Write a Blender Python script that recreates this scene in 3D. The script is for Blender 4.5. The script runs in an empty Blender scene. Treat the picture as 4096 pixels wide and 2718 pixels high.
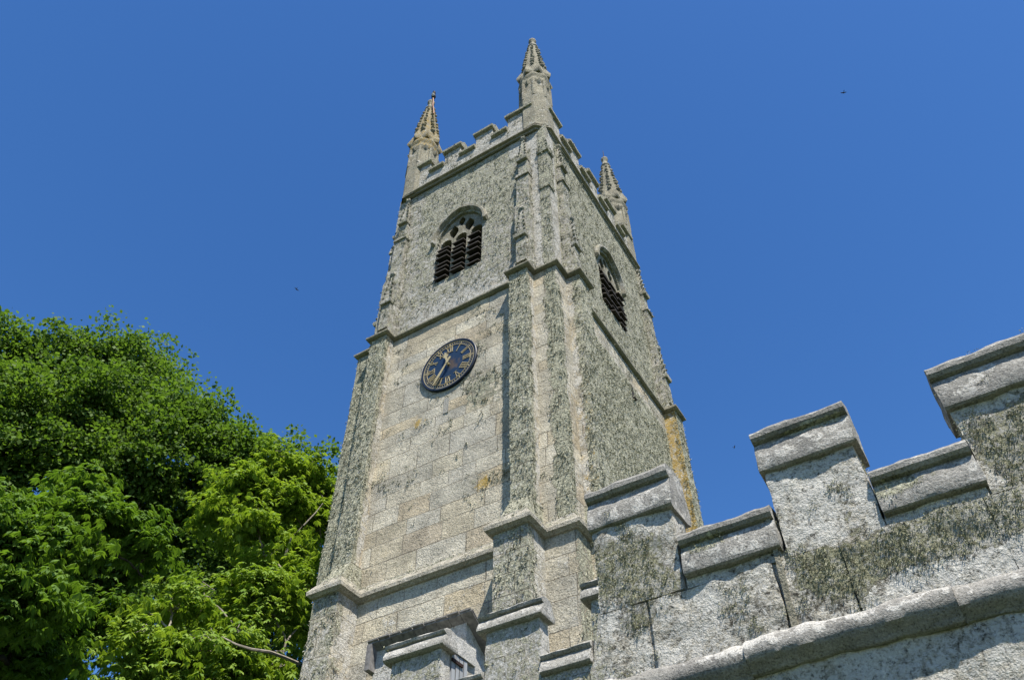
import bpy, math, random
import numpy as np
from mathutils import Matrix, Vector
random.seed(7); RNG = np.random.default_rng(7)
S = bpy.context.scene
# ---------------------------------------------------------------- camera
YAW, PITCH, ROLL = 0.540604, 0.829049, -0.00708
CAM = np.array([4.45993, -8.95037, 1.6])
_fh = np.array([-math.sin(YAW), math.cos(YAW), 0]); _r0 = np.array([math.cos(YAW), math.sin(YAW), 0]); _z = np.array([0, 0, 1.0])
CF = _fh*math.cos(PITCH)+_z*math.sin(PITCH); _u0 = _z*math.cos(PITCH)-_fh*math.sin(PITCH)
CR = _r0*math.cos(ROLL)+_u0*math.sin(ROLL); CU = _u0*math.cos(ROLL)-_r0*math.sin(ROLL)
cd = bpy.data.cameras.new("camera"); cam = bpy.data.objects.new("camera", cd); S.collection.objects.link(cam)
cd.sensor_width = 36; cd.lens = 0.8231*36; cd.clip_start = 0.05; cd.clip_end = 6000
cam.matrix_world = Matrix(((CR[0], CU[0], -CF[0], CAM[0]), (CR[1], CU[1], -CF[1], CAM[1]), (CR[2], CU[2], -CF[2], CAM[2]), (0, 0, 0, 1)))
S.camera = cam
# ---------------------------------------------------------------- sky and sun
SUN_AZ, SUN_EL = math.radians(49), math.radians(59)      # azimuth measured from -Y towards +X
w = bpy.data.worlds.new("World"); S.world = w; w.use_nodes = True
nt = w.node_tree; bg = nt.nodes['Background']
sky = nt.nodes.new('ShaderNodeTexSky'); sky.sky_type = 'NISHITA'; sky.sun_disc = False
sky.sun_elevation = SUN_EL; sky.sun_rotation = math.pi-SUN_AZ
sky.altitude = 100; sky.air_density = 1.0; sky.dust_density = 0.3; sky.ozone_density = 3.0
hs = nt.nodes.new('ShaderNodeHueSaturation'); hs.inputs['Saturation'].default_value = 1.27
hs.inputs['Hue'].default_value = 0.507
nt.links.new(sky.outputs[0], hs.inputs['Color']); nt.links.new(hs.outputs[0], bg.inputs['Color'])
bg.inputs['Strength'].default_value = 0.10
sl = bpy.data.lights.new("sun", 'SUN'); sl.energy = 5.0; sl.angle = math.radians(0.5); sl.color = (1, 0.938, 0.825)
so = bpy.data.objects.new("sun", sl); S.collection.objects.link(so)
SD = Vector((math.sin(SUN_AZ)*math.cos(SUN_EL), -math.cos(SUN_AZ)*math.cos(SUN_EL), math.sin(SUN_EL)))
so.rotation_euler = SD.to_track_quat('Z', 'Y').to_euler()
S.view_settings.view_transform = 'Standard'; S.view_settings.look = 'None'
S.view_settings.exposure = 0.905; S.view_settings.gamma = 1.0
S.cycles.max_bounces = 6; S.cycles.transparent_max_bounces = 6

# ---------------------------------------------------------------- noise and mesh helpers
def _h(i, j, k, s):
    n = (i*374761393+j*668265263+k*2147483647+s*974634777) & 0xffffffff
    n = ((n ^ (n >> 13))*1274126177) & 0xffffffff
    return ((n ^ (n >> 16)) & 0xffff)/65535.0
def vnoise(P, s=0):
    P = np.asarray(P, float); I = np.floor(P).astype(np.int64); f = P-I; f = f*f*(3-2*f)
    r = 0
    for a in (0, 1):
        for b in (0, 1):
            for c in (0, 1):
                wt = (f[:, 0] if a else 1-f[:, 0])*(f[:, 1] if b else 1-f[:, 1])*(f[:, 2] if c else 1-f[:, 2])
                r = r+wt*_h(I[:, 0]+a, I[:, 1]+b, I[:, 2]+c, s)
    return r
def fbm(P, sc, o=3, s=0):
    P = np.asarray(P, float)*sc; r = 0; a = 1.0; t = 0
    for k in range(o):
        r = r+a*vnoise(P, s+k*17); t += a; a *= .5; P = P*2.03+11.3
    return r/t-0.5
class G:
    def __init__(self): self.v = []; self.f = []; self.n = 0
    def add(self, V, F):
        V = np.asarray(V, float).reshape(-1, 3)
        self.v.append(V); o = self.n
        self.f.extend([tuple(i+o for i in q) for q in F]); self.n += len(V); return self
    def patch(self, o, a, b, na, nb):
        o, a, b = map(lambda t: np.array(t, float), (o, a, b)); na = max(1, int(na)); nb = max(1, int(nb))
        s = np.linspace(0, 1, na+1); t = np.linspace(0, 1, nb+1)
        V = (o+s[:, None, None]*a+t[None, :, None]*b).reshape(-1, 3); k = nb+1
        return self.add(V, [(i*k+j, (i+1)*k+j, (i+1)*k+j+1, i*k+j+1) for i in range(na) for j in range(nb)])
    def box(self, x0, x1, y0, y1, z0, z1, c=.06, skip=''):
        nx, ny, nz = [max(1, int(round((b-a)/c))) for a, b in ((x0, x1), (y0, y1), (z0, z1))]
        X, Y, Z = x1-x0, y1-y0, z1-z0
        if 'f' not in skip: self.patch((x0, y0, z0), (X, 0, 0), (0, 0, Z), nx, nz)
        if 'k' not in skip: self.patch((x1, y1, z0), (-X, 0, 0), (0, 0, Z), nx, nz)
        if 'r' not in skip: self.patch((x1, y0, z0), (0, Y, 0), (0, 0, Z), ny, nz)
        if 'l' not in skip: self.patch((x0, y1, z0), (0, -Y, 0), (0, 0, Z), ny, nz)
        if 't' not in skip: self.patch((x0, y0, z1), (X, 0, 0), (0, Y, 0), nx, ny)
        if 'b' not in skip: self.patch((x0, y1, z0), (X, 0, 0), (0, -Y, 0), nx, ny)
        return self
    def hexa(self, B, T, na=1, nb=1, nc=1):
        # B, T: four corners (CCW from above) of bottom and top
        B = [np.array(p, float) for p in B]; T = [np.array(p, float) for p in T]
        def bil(p, q, r, s, m, n):
            a = np.linspace(0, 1, m+1)[:, None, None]; b = np.linspace(0, 1, n+1)[None, :, None]
            V = ((1-a)*(1-b)*p+a*(1-b)*q+a*b*r+(1-a)*b*s).reshape(-1, 3); k = n+1
            self.add(V, [(i*k+j, (i+1)*k+j, (i+1)*k+j+1, i*k+j+1) for i in range(m) for j in range(n)])
        ns = (na, nb, na, nb)
        for i in range(4): bil(B[i], B[(i+1) % 4], T[(i+1) % 4], T[i], ns[i], nc)
        bil(T[0], T[1], T[2], T[3], na, nb); bil(B[1], B[0], B[3], B[2], na, nb)
        return self
    def sweep(self, poly, prof, c=.1, closed=True):
        # sweep profile [(out, z)] along a plan polygon (CCW: outside is on the right of travel)
        P = [np.array(p, float) for p in poly]; n = len(P); rings = []
        def off(i):
            e1 = P[i]-P[i-1] if (closed or i > 0) else P[1]-P[0]
            e2 = P[(i+1) % n]-P[i] if (closed or i < n-1) else P[-1]-P[-2]
            e1 = e1/np.linalg.norm(e1); e2 = e2/np.linalg.norm(e2)
            n1 = np.array([e1[1], -e1[0]]); n2 = np.array([e2[1], -e2[0]])
            m = n1+n2; return m/max(.2, (m@n1))
        O = [off(i) for i in range(n)]; pts = []; of = []
        for i in range(n if closed else n-1):
            j = (i+1) % n; k = max(1, int(round(np.linalg.norm(P[j]-P[i])/c)))
            for t in range(k):
                pts.append(P[i]+(P[j]-P[i])*t/k); of.append(O[i]+(O[j]-O[i])*t/k)
        if not closed: pts.append(P[-1]); of.append(O[-1])
        m = len(prof); V = [(p[0]+o[0]*a, p[1]+o[1]*a, z) for p, o in zip(pts, of) for a, z in prof]
        N = len(pts); R = N if closed else N-1
        F = [(i*m+j, ((i+1) % N)*m+j, ((i+1) % N)*m+j+1, i*m+j+1) for i in range(R) for j in range(m-1)]
        if not closed: F += [tuple(range(m))[::-1], tuple((N-1)*m+j for j in range(m))]
        return self.add(V, F)
    def bar(self, prof, x0, x1, c=.05):
        # closed (y, z) profile, CCW seen from +X, extruded along X
        n = max(1, int(round((x1-x0)/c))); m = len(prof); xs = np.linspace(x0, x1, n+1)
        V = [(x, y, z) for x in xs for y, z in prof]
        F = [((i+1)*m+j, (i+1)*m+(j+1) % m, i*m+(j+1) % m, i*m+j) for i in range(n) for j in range(m)]
        F = [q[::-1] for q in F]
        cy = sum(p[0] for p in prof)/m; cz = sum(p[1] for p in prof)/m
        V += [(x0, cy, cz), (x1, cy, cz)]; a = (n+1)*m
        for j in range(m):
            F.append((j, a, (j+1) % m)); F.append((n*m+(j+1) % m, a+1, n*m+j))
        return self.add(V, [q[::-1] for q in F])
    def ring(self, cx, cy, lv, n=8, rot=math.pi/8, cap=True, sub=1):
        # stack of n-gons: lv = [(r, z)]
        N = n*sub; V = []
        for r, z in lv:
            c = [(cx+r*math.cos(rot+2*math.pi*k/n), cy+r*math.sin(rot+2*math.pi*k/n)) for k in range(n)]
            for k in range(n):
                for s_ in range(sub):
                    t = s_/sub; V.append((c[k][0]*(1-t)+c[(k+1) % n][0]*t, c[k][1]*(1-t)+c[(k+1) % n][1]*t, z))
        F = [(i*N+j, i*N+(j+1) % N, (i+1)*N+(j+1) % N, (i+1)*N+j) for i in range(len(lv)-1) for j in range(N)]
        if cap: F += [tuple((len(lv)-1)*N+j for j in range(N)), tuple(range(N))[::-1]]
        return self.add(V, F)
    def tube(self, pts, rad, n=6):
        pts = np.array(pts, float); m = len(pts); V = []; up = np.array([0.3, 0.2, 1.0])
        for i in range(m):
            d = pts[min(i+1, m-1)]-pts[max(i-1, 0)]; d = d/(np.linalg.norm(d)+1e-9)
            a = np.cross(d, up); la = np.linalg.norm(a)
            a = np.cross(d, [1, 0, 0]) if la < 1e-3 else a; a = a/np.linalg.norm(a); b = np.cross(d, a)
            for k in range(n):
                t = 2*math.pi*k/n; V.append(pts[i]+rad[i]*(a*math.cos(t)+b*math.sin(t)))
        F = [(i*n+j, i*n+(j+1) % n, (i+1)*n+(j+1) % n, (i+1)*n+j) for i in range(m-1) for j in range(n)]
        F += [tuple(range(n))[::-1], tuple((m-1)*n+j for j in range(n))]
        return self.add(V, F)
    def mask(self, fn, u0, u1, v0, v1, c, fr, d0=0, d1=.2, back=False):
        # cells of a plane that satisfy fn(u, v); fr maps (u, v, depth) to space; side walls run back to d1
        nu = int(round((u1-u0)/c)); nv = int(round((v1-v0)/c))
        us = np.linspace(u0, u1, nu+1); vs = np.linspace(v0, v1, nv+1)
        uc = (us[:-1]+us[1:])/2; vc = (vs[:-1]+vs[1:])/2
        M = fn(uc[:, None]+0*vc[None, :], vc[None, :]+0*uc[:, None]); k = nv+1
        V = [fr(u, v, d0) for u in us for v in vs]+[fr(u, v, d1) for u in us for v in vs]; H = len(us)*k; F = []
        for i in range(nu):
            for j in range(nv):
                if not M[i, j]: continue
                a, b, d, e = i*k+j, (i+1)*k+j, (i+1)*k+j+1, i*k+j+1
                F.append((a, b, d, e))
                if back: F.append((a+H, e+H, d+H, b+H))
                if i+1 < nu and not M[i+1, j]: F.append((b, b+H, d+H, d))
                if i > 0 and not M[i-1, j]: F.append((e, e+H, a+H, a))
                if j+1 < nv and not M[i, j+1]: F.append((d, d+H, e+H, e))
                if j > 0 and not M[i, j-1]: F.append((a, a+H, b+H, b))
        return self.add(V, F)

def link(o, parent=None):
    S.collection.objects.link(o)
    if parent is not None:
        o.parent = parent; o.matrix_parent_inverse = Matrix.Translation(parent.location).inverted()
    return o
def empty(name, loc, label, cat, group=None):
    o = bpy.data.objects.new(name, None); o.location = loc; o.empty_display_size = .3; link(o)
    o['label'] = label; o['category'] = cat
    if group: o['group'] = group
    return o
TUFTS = {}
def area_samples(V, F, dens, rng):
    tri = []
    for q in F:
        for k in range(1, len(q)-1): tri.append((q[0], q[k], q[k+1]))
    T = np.array(tri); A, B, C = V[T[:, 0]], V[T[:, 1]], V[T[:, 2]]
    nn = np.cross(B-A, C-A); ar = np.linalg.norm(nn, axis=1)/2
    cnt = rng.poisson(ar*dens); idx = np.repeat(np.arange(len(T)), cnt)
    r1 = np.sqrt(rng.random(len(idx)))[:, None]; r2 = rng.random(len(idx))[:, None]
    P = (1-r1)*A[idx]+r1*(1-r2)*B[idx]+r1*r2*C[idx]
    N = nn[idx]/(2*ar[idx][:, None]+1e-12)
    return P, N
def fin(g, name, mat, parent=None, amp=0.0, sc=4.0, amp2=0.0, lich=0.0, crust=0.3, orange=0.0, dm=None, smooth=True, tuft=None, dens=0, label=None, big=None, ang=42, tmin=-.4, tfront=False):
    V = np.concatenate(g.v); F = g.f
    key = np.round(V*2000).astype(np.int64)
    _, ui, inv = np.unique(key, axis=0, return_index=True, return_inverse=True); inv = inv.reshape(-1)
    V = V[ui]; F2 = []
    for q in F:
        p = [int(inv[i]) for i in q]; p = [p[i] for i in range(len(p)) if p[i] != p[i-1]]
        if len(p) > 2: F2.append(p)
    F = F2; FN = np.zeros((len(F), 3)); VN = np.zeros_like(V)
    for i, q in enumerate(F):
        a, b, c = V[q[0]], V[q[1]], V[q[2]]; n = np.cross(b-a, c-a)
        if len(q) == 4: n = n+np.cross(c-a, V[q[3]]-a)
        FN[i] = n
        for k in q: VN[k] += n
    VN /= (np.linalg.norm(VN, axis=1)[:, None]+1e-12); FN /= (np.linalg.norm(FN, axis=1)[:, None]+1e-12)
    V0 = V.copy()
    if amp or amp2:
        d = amp*2*fbm(V, sc, 3, 3)+amp2*2*fbm(V, sc*.25, 2, 9)
        if dm is not None: d = d*dm(V)
        V = V+VN*d[:, None]
    me = bpy.data.meshes.new(name); me.from_pydata(V.tolist(), [], F); me.update()
    uv = me.uv_layers.new(name='UVMap'); L = np.zeros((len(me.loops), 2)); li = 0
    for i, q in enumerate(F):
        n = np.abs(FN[i])
        for k in q:
            p = V0[k]
            if n[2] > .75: L[li] = (p[0], p[1])
            elif n[0] > n[1]: L[li] = (p[1]+3.37, p[2])
            else: L[li] = (p[0], p[2])
            li += 1
    uv.data.foreach_set('uv', L.ravel())
    def ev(x): return np.asarray(x(V0, VN), float)*np.ones(len(V)) if callable(x) else np.full(len(V), float(x))
    for nm, x in (('lich', lich), ('crust', crust), ('orange', orange)):
        at = me.attributes.new(nm, 'FLOAT', 'POINT'); at.data.foreach_set('value', ev(x))
    if smooth:
        me.polygons.foreach_set('use_smooth', [True]*len(me.polygons)); me.set_sharp_from_angle(angle=math.radians(ang))
    me.materials.append(mat)
    o = bpy.data.objects.new(name, me); link(o, parent)
    if label: o['label'] = label
    if tuft and dens:
        P, N = area_samples(V, F, dens, RNG)
        if len(P):
            cv = lich(P, N) if callable(lich) else np.full(len(P), float(lich))
            nz = fbm(P, 5.5 if big is None else big, 4, 5)*1.7+.5
            keep = (nz < cv*.88) & (N[:, 2] > tmin)
            if tfront: keep &= N[:, 1] < -.35
            TUFTS.setdefault(tuft, []).append((P[keep], N[keep]))
    return o
def raw(name, V, F, mat, parent=None, smooth=False):
    # V (n,3) float, F (m,k) int, straight to a mesh
    me = bpy.data.meshes.new(name); k = F.shape[1]
    me.vertices.add(len(V)); me.vertices.foreach_set('co', V.astype(np.float32).ravel())
    me.loops.add(F.size); me.loops.foreach_set('vertex_index', F.astype(np.int32).ravel())
    me.polygons.add(len(F)); me.polygons.foreach_set('loop_start', np.arange(0, F.size, k, dtype=np.int32))
    me.update(calc_edges=True); me.validate()
    if smooth: me.polygons.foreach_set('use_smooth', [True]*len(me.polygons))
    me.materials.append(mat); o = bpy.data.objects.new(name, me); return link(o, parent)

# ---------------------------------------------------------------- materials
def N_(t, typ, **kw):
    n = t.nodes.new(typ)
    for k, v in kw.items():
        if k.startswith('i_'):
            n.inputs[int(k[2:])].default_value = v
        else: setattr(n, k, v)
    return n
def ramp(t, src, stops, mode='LINEAR'):
    r = t.nodes.new('ShaderNodeValToRGB'); r.color_ramp.interpolation = mode
    while len(r.color_ramp.elements) < len(stops): r.color_ramp.elements.new(.5)
    for e, (p, c) in zip(r.color_ramp.elements, stops):
        e.position = p; e.color = (*c, 1) if len(c) == 3 else c
    t.links.new(src, r.inputs[0]); return r.outputs[0]
def mathn(t, op, a, b=None, c=None, clamp=False):
    n = t.nodes.new('ShaderNodeMath'); n.operation = op; n.use_clamp = clamp
    for i, x in enumerate((a, b, c)):
        if x is None: continue
        if isinstance(x, (int, float)): n.inputs[i].default_value = x
        else: t.links.new(x, n.inputs[i])
    return n.outputs[0]
def mixc(t, f, a, b, mode='MIX'):
    n = t.nodes.new('ShaderNodeMix'); n.data_type = 'RGBA'; n.blend_type = mode
    for i, x in ((0, f), (6, a), (7, b)):
        if isinstance(x, (int, float)): n.inputs[i].default_value = x
        elif isinstance(x, tuple): n.inputs[i].default_value = (*x, 1)
        else: t.links.new(x, n.inputs[i])
    return n.outputs[2]
def noise(t, vec, sc, det=4, rough=.6, dist=0):
    n = N_(t, 'ShaderNodeTexNoise'); n.inputs['Scale'].default_value = sc; n.inputs['Detail'].default_value = det
    n.inputs['Roughness'].default_value = rough; n.inputs['Distortion'].default_value = dist
    t.links.new(vec, n.inputs['Vector']); return n.outputs['Fac']
def new_mat(name, rough=.9):
    m = bpy.data.materials.new(name); m.use_nodes = True; t = m.node_tree
    p = t.nodes['Principled BSDF']; p.inputs['Roughness'].default_value = rough; p.inputs['Specular IOR Level'].default_value = .25
    return m, t, p
def stone(name, tints, row=.345, wid=.68, mortar=.008, courses=True, crustc=(.58, .565, .525), lichc=(.31, .306, .235), fine=1.0, mort_dark=(.15, .13, .10), bump=.75, stain=.35, grainf=.9, big=False, alb=.84):
    m, t, p = new_mat(name, .93)
    geo = N_(t, 'ShaderNodeNewGeometry'); pos = geo.outputs['Position']
    uv = N_(t, 'ShaderNodeUVMap', uv_map='UVMap')
    def mask(att, nz, soft, k=.62):
        a = N_(t, 'ShaderNodeAttribute', attribute_name=att).outputs['Fac']
        th = mathn(t, 'MULTIPLY_ADD', a, -k, .5+k/2)
        return mathn(t, 'MULTIPLY_ADD', mathn(t, 'SUBTRACT', nz, th), 1/soft, .5, True)
    if courses:
        sx = N_(t, 'ShaderNodeSeparateXYZ'); t.links.new(uv.outputs[0], sx.inputs[0])
        nv = N_(t, 'ShaderNodeTexNoise', noise_dimensions='1D'); nv.inputs['Scale'].default_value = 1.1; nv.inputs['Detail'].default_value = 0
        t.links.new(sx.outputs[1], nv.inputs['W'])
        v2 = mathn(t, 'MULTIPLY_ADD', nv.outputs['Fac'], .35, sx.outputs[1])
        rowi = mathn(t, 'FLOOR', mathn(t, 'DIVIDE', v2, row))
        cb = N_(t, 'ShaderNodeCombineXYZ'); t.links.new(mathn(t, 'MULTIPLY', sx.outputs[0], .55), cb.inputs[0]); t.links.new(mathn(t, 'MULTIPLY', rowi, 7.31), cb.inputs[1])
        nu = noise(t, cb.outputs[0], 1.0, 0)
        wn = N_(t, 'ShaderNodeTexWhiteNoise', noise_dimensions='1D'); t.links.new(rowi, wn.inputs['W'])
        u2 = mathn(t, 'ADD', mathn(t, 'MULTIPLY_ADD', nu, .9, sx.outputs[0]), wn.outputs['Value'])
        wob = noise(t, pos, 5, 3)
        cb2 = N_(t, 'ShaderNodeCombineXYZ'); t.links.new(mathn(t, 'MULTIPLY_ADD', wob, .03, u2), cb2.inputs[0]); t.links.new(mathn(t, 'MULTIPLY_ADD', wob, .025, v2), cb2.inputs[1])
        br = N_(t, 'ShaderNodeTexBrick'); br.offset = .5; br.squash = 1.0
        br.inputs['Color1'].default_value = (0, 0, 0, 1); br.inputs['Color2'].default_value = (1, 1, 1, 1); br.inputs['Mortar'].default_value = (.5, .5, .5, 1)
        br.inputs['Scale'].default_value = 1; br.inputs['Mortar Size'].default_value = mortar; br.inputs['Mortar Smooth'].default_value = .35
        br.inputs['Brick Width'].default_value = wid; br.inputs['Row Height'].default_value = row
        t.links.new(cb2.outputs[0], br.inputs['Vector'])
        tint = br.outputs['Color']; mor = br.outputs['Fac']
    else:
        tint = noise(t, pos, .9, 2); mor = None
    base = ramp(t, tint, tints)
    n1 = noise(t, pos, 2.2, 6, .65); n2 = noise(t, pos, 42*fine, 3, .7); n3 = noise(t, pos, 14*fine, 5, .7)
    base = mixc(t, 1.0, base, ramp(t, n1, ((.25, (1-stain,)*3), (.6, (1, 1, 1)), (.8, (1.0, .96, .88)))), 'MULTIPLY')
    base = mixc(t, .6, base, ramp(t, n3, ((.3, (.6, .6, .6)), (.55, (1.1, 1.1, 1.1)))), 'MULTIPLY')
    if mor is not None:
        mv = noise(t, pos, 1.7, 2)
        mcol = ramp(t, mv, ((.42, mort_dark), (.58, (.28, .25, .20)), (.68, (.50, .44, .34))))
        base = mixc(t, mathn(t, 'MULTIPLY', mor, .85), base, mcol)
    nc = noise(t, pos, 4.5*fine, 8, .72, .3)
    mc = mask('crust', nc, .05)
    mc = mathn(t, 'MULTIPLY', mc, mathn(t, 'MULTIPLY_ADD', n3, 1.0, .35, True))
    base = mixc(t, mc, base, mixc(t, n2, tuple(c*.72 for c in crustc), crustc))
    if big:
        nbg = noise(t, pos, 3.2, 5, .65, .5)
        base = mixc(t, 1.0, base, ramp(t, nbg, ((.34, (.40, .385, .35)), (.46, (.80, .77, .70)), (.57, (1.03, 1.03, 1.02)))), 'MULTIPLY')
        npit = noise(t, pos, 26, 5, .7)
        base = mixc(t, 1.0, base, ramp(t, npit, ((.36, (.16, .155, .145)), (.44, (.84, .84, .83)), (.55, (1.05, 1.05, 1.05)))), 'MULTIPLY')
    grain = ramp(t, n2, ((.34, (.36, .35, .33)), (.45, (.90, .90, .89)), (.56, (1.06, 1.06, 1.06)), (.67, (1.38, 1.37, 1.35))))
    base = mixc(t, grainf, base, mixc(t, 1.0, base, grain, 'MULTIPLY'))
    nl = noise(t, pos, 9*fine, 9, .75, .4)
    ml = mask('lich', nl, .045)
    lcol = ramp(t, noise(t, pos, 30*fine, 4, .7), ((.32, tuple(c*.28 for c in lichc)), (.47, lichc), (.66, tuple(min(1, c*1.6+.03) for c in lichc))))
    base = mixc(t, ml, base, lcol)
    nb = noise(t, pos, 17*fine, 6, .75, .3)
    base = mixc(t, mathn(t, 'MULTIPLY', ml, .85), base, mixc(t, 1.0, base, ramp(t, nb, ((.35, (.30, .30, .27)), (.47, (.92, .92, .90)), (.6, (1.35, 1.33, 1.3)))), 'MULTIPLY'))
    ac = N_(t, 'ShaderNodeAttribute', attribute_name='crust').outputs['Fac']
    nf = noise(t, pos, 13*fine, 8, .8, .6)
    fl_ = mathn(t, 'MULTIPLY_ADD', mathn(t, 'ADD', nf, mathn(t, 'MULTIPLY', ac, .22)), 14.0, -9.0, True)
    base = mixc(t, mathn(t, 'MULTIPLY', fl_, .8), base, mixc(t, n2, tuple(c*.7 for c in crustc), crustc))
    no = noise(t, pos, 9*fine, 9, .85)
    mo = mask('orange', no, .06)
    base = mixc(t, mathn(t, 'MULTIPLY', mo, .9), base, mixc(t, n3, (.25, .18, .055), (.53, .345, .065)))
    if mor is not None: base = mixc(t, mathn(t, 'MULTIPLY', mathn(t, 'MULTIPLY', mor, ml), .75), base, (.10, .09, .07))
    base = mixc(t, 1.0, base, (alb, alb, alb), 'MULTIPLY')
    t.links.new(base, p.inputs['Base Color'])
    hgt = mathn(t, 'ADD', mathn(t, 'MULTIPLY', n2, .6), mathn(t, 'MULTIPLY', n3, .9))
    hgt = mathn(t, 'ADD', hgt, mathn(t, 'MULTIPLY', mathn(t, 'MULTIPLY', ml, noise(t, pos, 26*fine, 5, .75)), 1.6))
    hgt = mathn(t, 'ADD', hgt, mathn(t, 'MULTIPLY', mc, .25))
    if mor is not None: hgt = mathn(t, 'MULTIPLY_ADD', mor, -.9, hgt)
    b = N_(t, 'ShaderNodeBump'); b.inputs['Strength'].default_value = bump; b.inputs['Distance'].default_value = .035/fine
    t.links.new(hgt, b.inputs['Height']); t.links.new(b.outputs[0], p.inputs['Normal'])
    return m
WARM = ((0, (.44, .385, .29)), (.2, (.55, .495, .38)), (.38, (.46, .435, .375)), (.58, (.59, .545, .445)), (.76, (.43, .405, .34)), (.92, (.53, .45, .32)), (1, (.43, .375, .295)))
GREY = ((0, (.37, .36, .33)), (.5, (.43, .415, .37)), (.8, (.46, .42, .35)), (1, (.34, .33, .30)))
M_ASH = stone('granite ashlar', WARM, alb=.90, stain=.5)
M_BEL = stone('lichened granite ashlar', GREY, stain=.3)
M_TRIM = stone('carved granite', ((0, (.40, .375, .32)), (.5, (.44, .41, .34)), (1, (.36, .34, .29))), courses=False)
M_PINN = stone('weathered pinnacle granite', ((0, (.25, .23, .175)), (.5, (.30, .28, .215)), (1, (.19, .18, .14))), courses=False, fine=1.2, stain=.5)
M_NEAR = stone('rough white lichened granite', ((0, (.42, .40, .36)), (.5, (.46, .44, .40)), (1, (.38, .35, .30))), courses=False, fine=1.7, crustc=(.68, .665, .625), bump=1.0, stain=.6, grainf=1.0, big=True, lichc=(.25, .247, .165), alb=.80)
M_COPE = stone('dark weathered granite', ((.2, (.24, .235, .22)), (.5, (.31, .30, .28)), (.8, (.27, .26, .235))), courses=False, fine=2.0, crustc=(.60, .585, .55), bump=.7, stain=.5)
M_FCOPE = stone('grey weathered granite', ((.2, (.29, .285, .265)), (.5, (.36, .35, .32)), (.8, (.31, .30, .27))), courses=False, fine=1.4, crustc=(.57, .555, .52), bump=.7, stain=.45)
M_FAR = stone('lichened parapet granite', GREY, row=.5, wid=.9, fine=1.5, crustc=(.60, .585, .55), bump=.7)
def lichen_mat(name, c0, c1):
    m, t, p = new_mat(name, .95)
    oi = N_(t, 'ShaderNodeNewGeometry')
    n = noise(t, oi.outputs['Position'], 14, 3)
    col = ramp(t, mathn(t, 'ADD', mathn(t, 'MULTIPLY', n, .7), mathn(t, 'MULTIPLY', oi.outputs['Random Per Island'], .3)), ((.3, c0), (.7, c1)))
    t.links.new(col, p.inputs['Base Color']); return m
M_TUFT = lichen_mat('shaggy grey green lichen', (.16, .165, .118), (.42, .42, .335))
M_TUFTN = lichen_mat('olive tufted lichen', (.15, .153, .092), (.37, .37, .25))
def plain(name, col, rough=.6, metal=0, nsc=20, var=.25):
    col = tuple(c*.72 for c in col)
    m, t, p = new_mat(name, rough); p.inputs['Metallic'].default_value = metal
    g = N_(t, 'ShaderNodeNewGeometry'); n = noise(t, g.outputs['Position'], nsc, 5)
    t.links.new(ramp(t, n, ((.3, tuple(c*(1-var) for c in col)), (.7, tuple(min(1, c*(1+var)) for c in col)))), p.inputs['Base Color'])
    b = N_(t, 'ShaderNodeBump'); b.inputs['Strength'].default_value = .2; b.inputs['Distance'].default_value = .01
    t.links.new(n, b.inputs['Height']); t.links.new(b.outputs[0], p.inputs['Normal']); return m
M_LOUV = plain('dark slate louvre', (.060, .052, .044), .75, 0, 12, .5)
M_SLATE = plain('grey slate', (.22, .21, .205), .8, 0, 16, .45)
M_GOLD = plain('weathered gilding', (.55, .46, .27), .55, .15, 30, .2)
M_NAVY = plain('navy painted metal', (.012, .022, .045), .45, 0, 20, .3)
M_IRON = plain('rusty iron strap', (.035, .018, .014), .8, 0, 40, .4)
M_COPPER = plain('copper tape', (.24, .12, .075), .6, .3, 30, .3)
M_BLACK = plain('black feathers', (.008, .008, .01), .7, 0, 60, .3)
M_WHITE = plain('white feathers', (.7, .7, .68), .8, 0, 60, .1)
M_BROWN = plain('brown feathers', (.075, .055, .045), .8, 0, 60, .3)
M_PALE = plain('pale feathers', (.5, .42, .36), .8, 0, 60, .2)
def wood_mat():
    m, t, p = new_mat('silvered door boards', .85)
    g = N_(t, 'ShaderNodeNewGeometry'); mp = N_(t, 'ShaderNodeMapping'); mp.inputs['Scale'].default_value = (1, 40, 1.5)
    t.links.new(g.outputs['Position'], mp.inputs[0]); n = noise(t, mp.outputs[0], 2, 6, .7)
    t.links.new(ramp(t, n, ((.3, (.15, .155, .17)), (.55, (.31, .325, .345)), (.75, (.37, .385, .405)))), p.inputs['Base Color'])
    b = N_(t, 'ShaderNodeBump'); b.inputs['Strength'].default_value = .4; b.inputs['Distance'].default_value = .01
    t.links.new(n, b.inputs['Height']); t.links.new(b.outputs[0], p.inputs['Normal']); return m
M_WOOD = wood_mat()
def dial_mat():
    m, t, p = new_mat('dark blue dial with worn patches', .4)
    g = N_(t, 'ShaderNodeNewGeometry'); pos = g.outputs['Position']
    d = N_(t, 'ShaderNodeVectorMath', operation='DISTANCE'); t.links.new(pos, d.inputs[0]); d.inputs[1].default_value = (-2.2, -.06, 13.06)
    n = noise(t, pos, 7, 6, .7, .5)
    rad = mathn(t, 'MULTIPLY_ADD', d.outputs['Value'], -2.6, 1.05, True)
    wr = mathn(t, 'MULTIPLY_ADD', mathn(t, 'ADD', mathn(t, 'MULTIPLY', rad, .55), n), 6.0, -5.1, True)
    base = mixc(t, n, (.010, .024, .052), (.020, .042, .085))
    t.links.new(mixc(t, mathn(t, 'MULTIPLY', wr, .75), base, (.10, .07, .048)), p.inputs['Base Color']); return m
M_DIAL = dial_mat()
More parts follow.
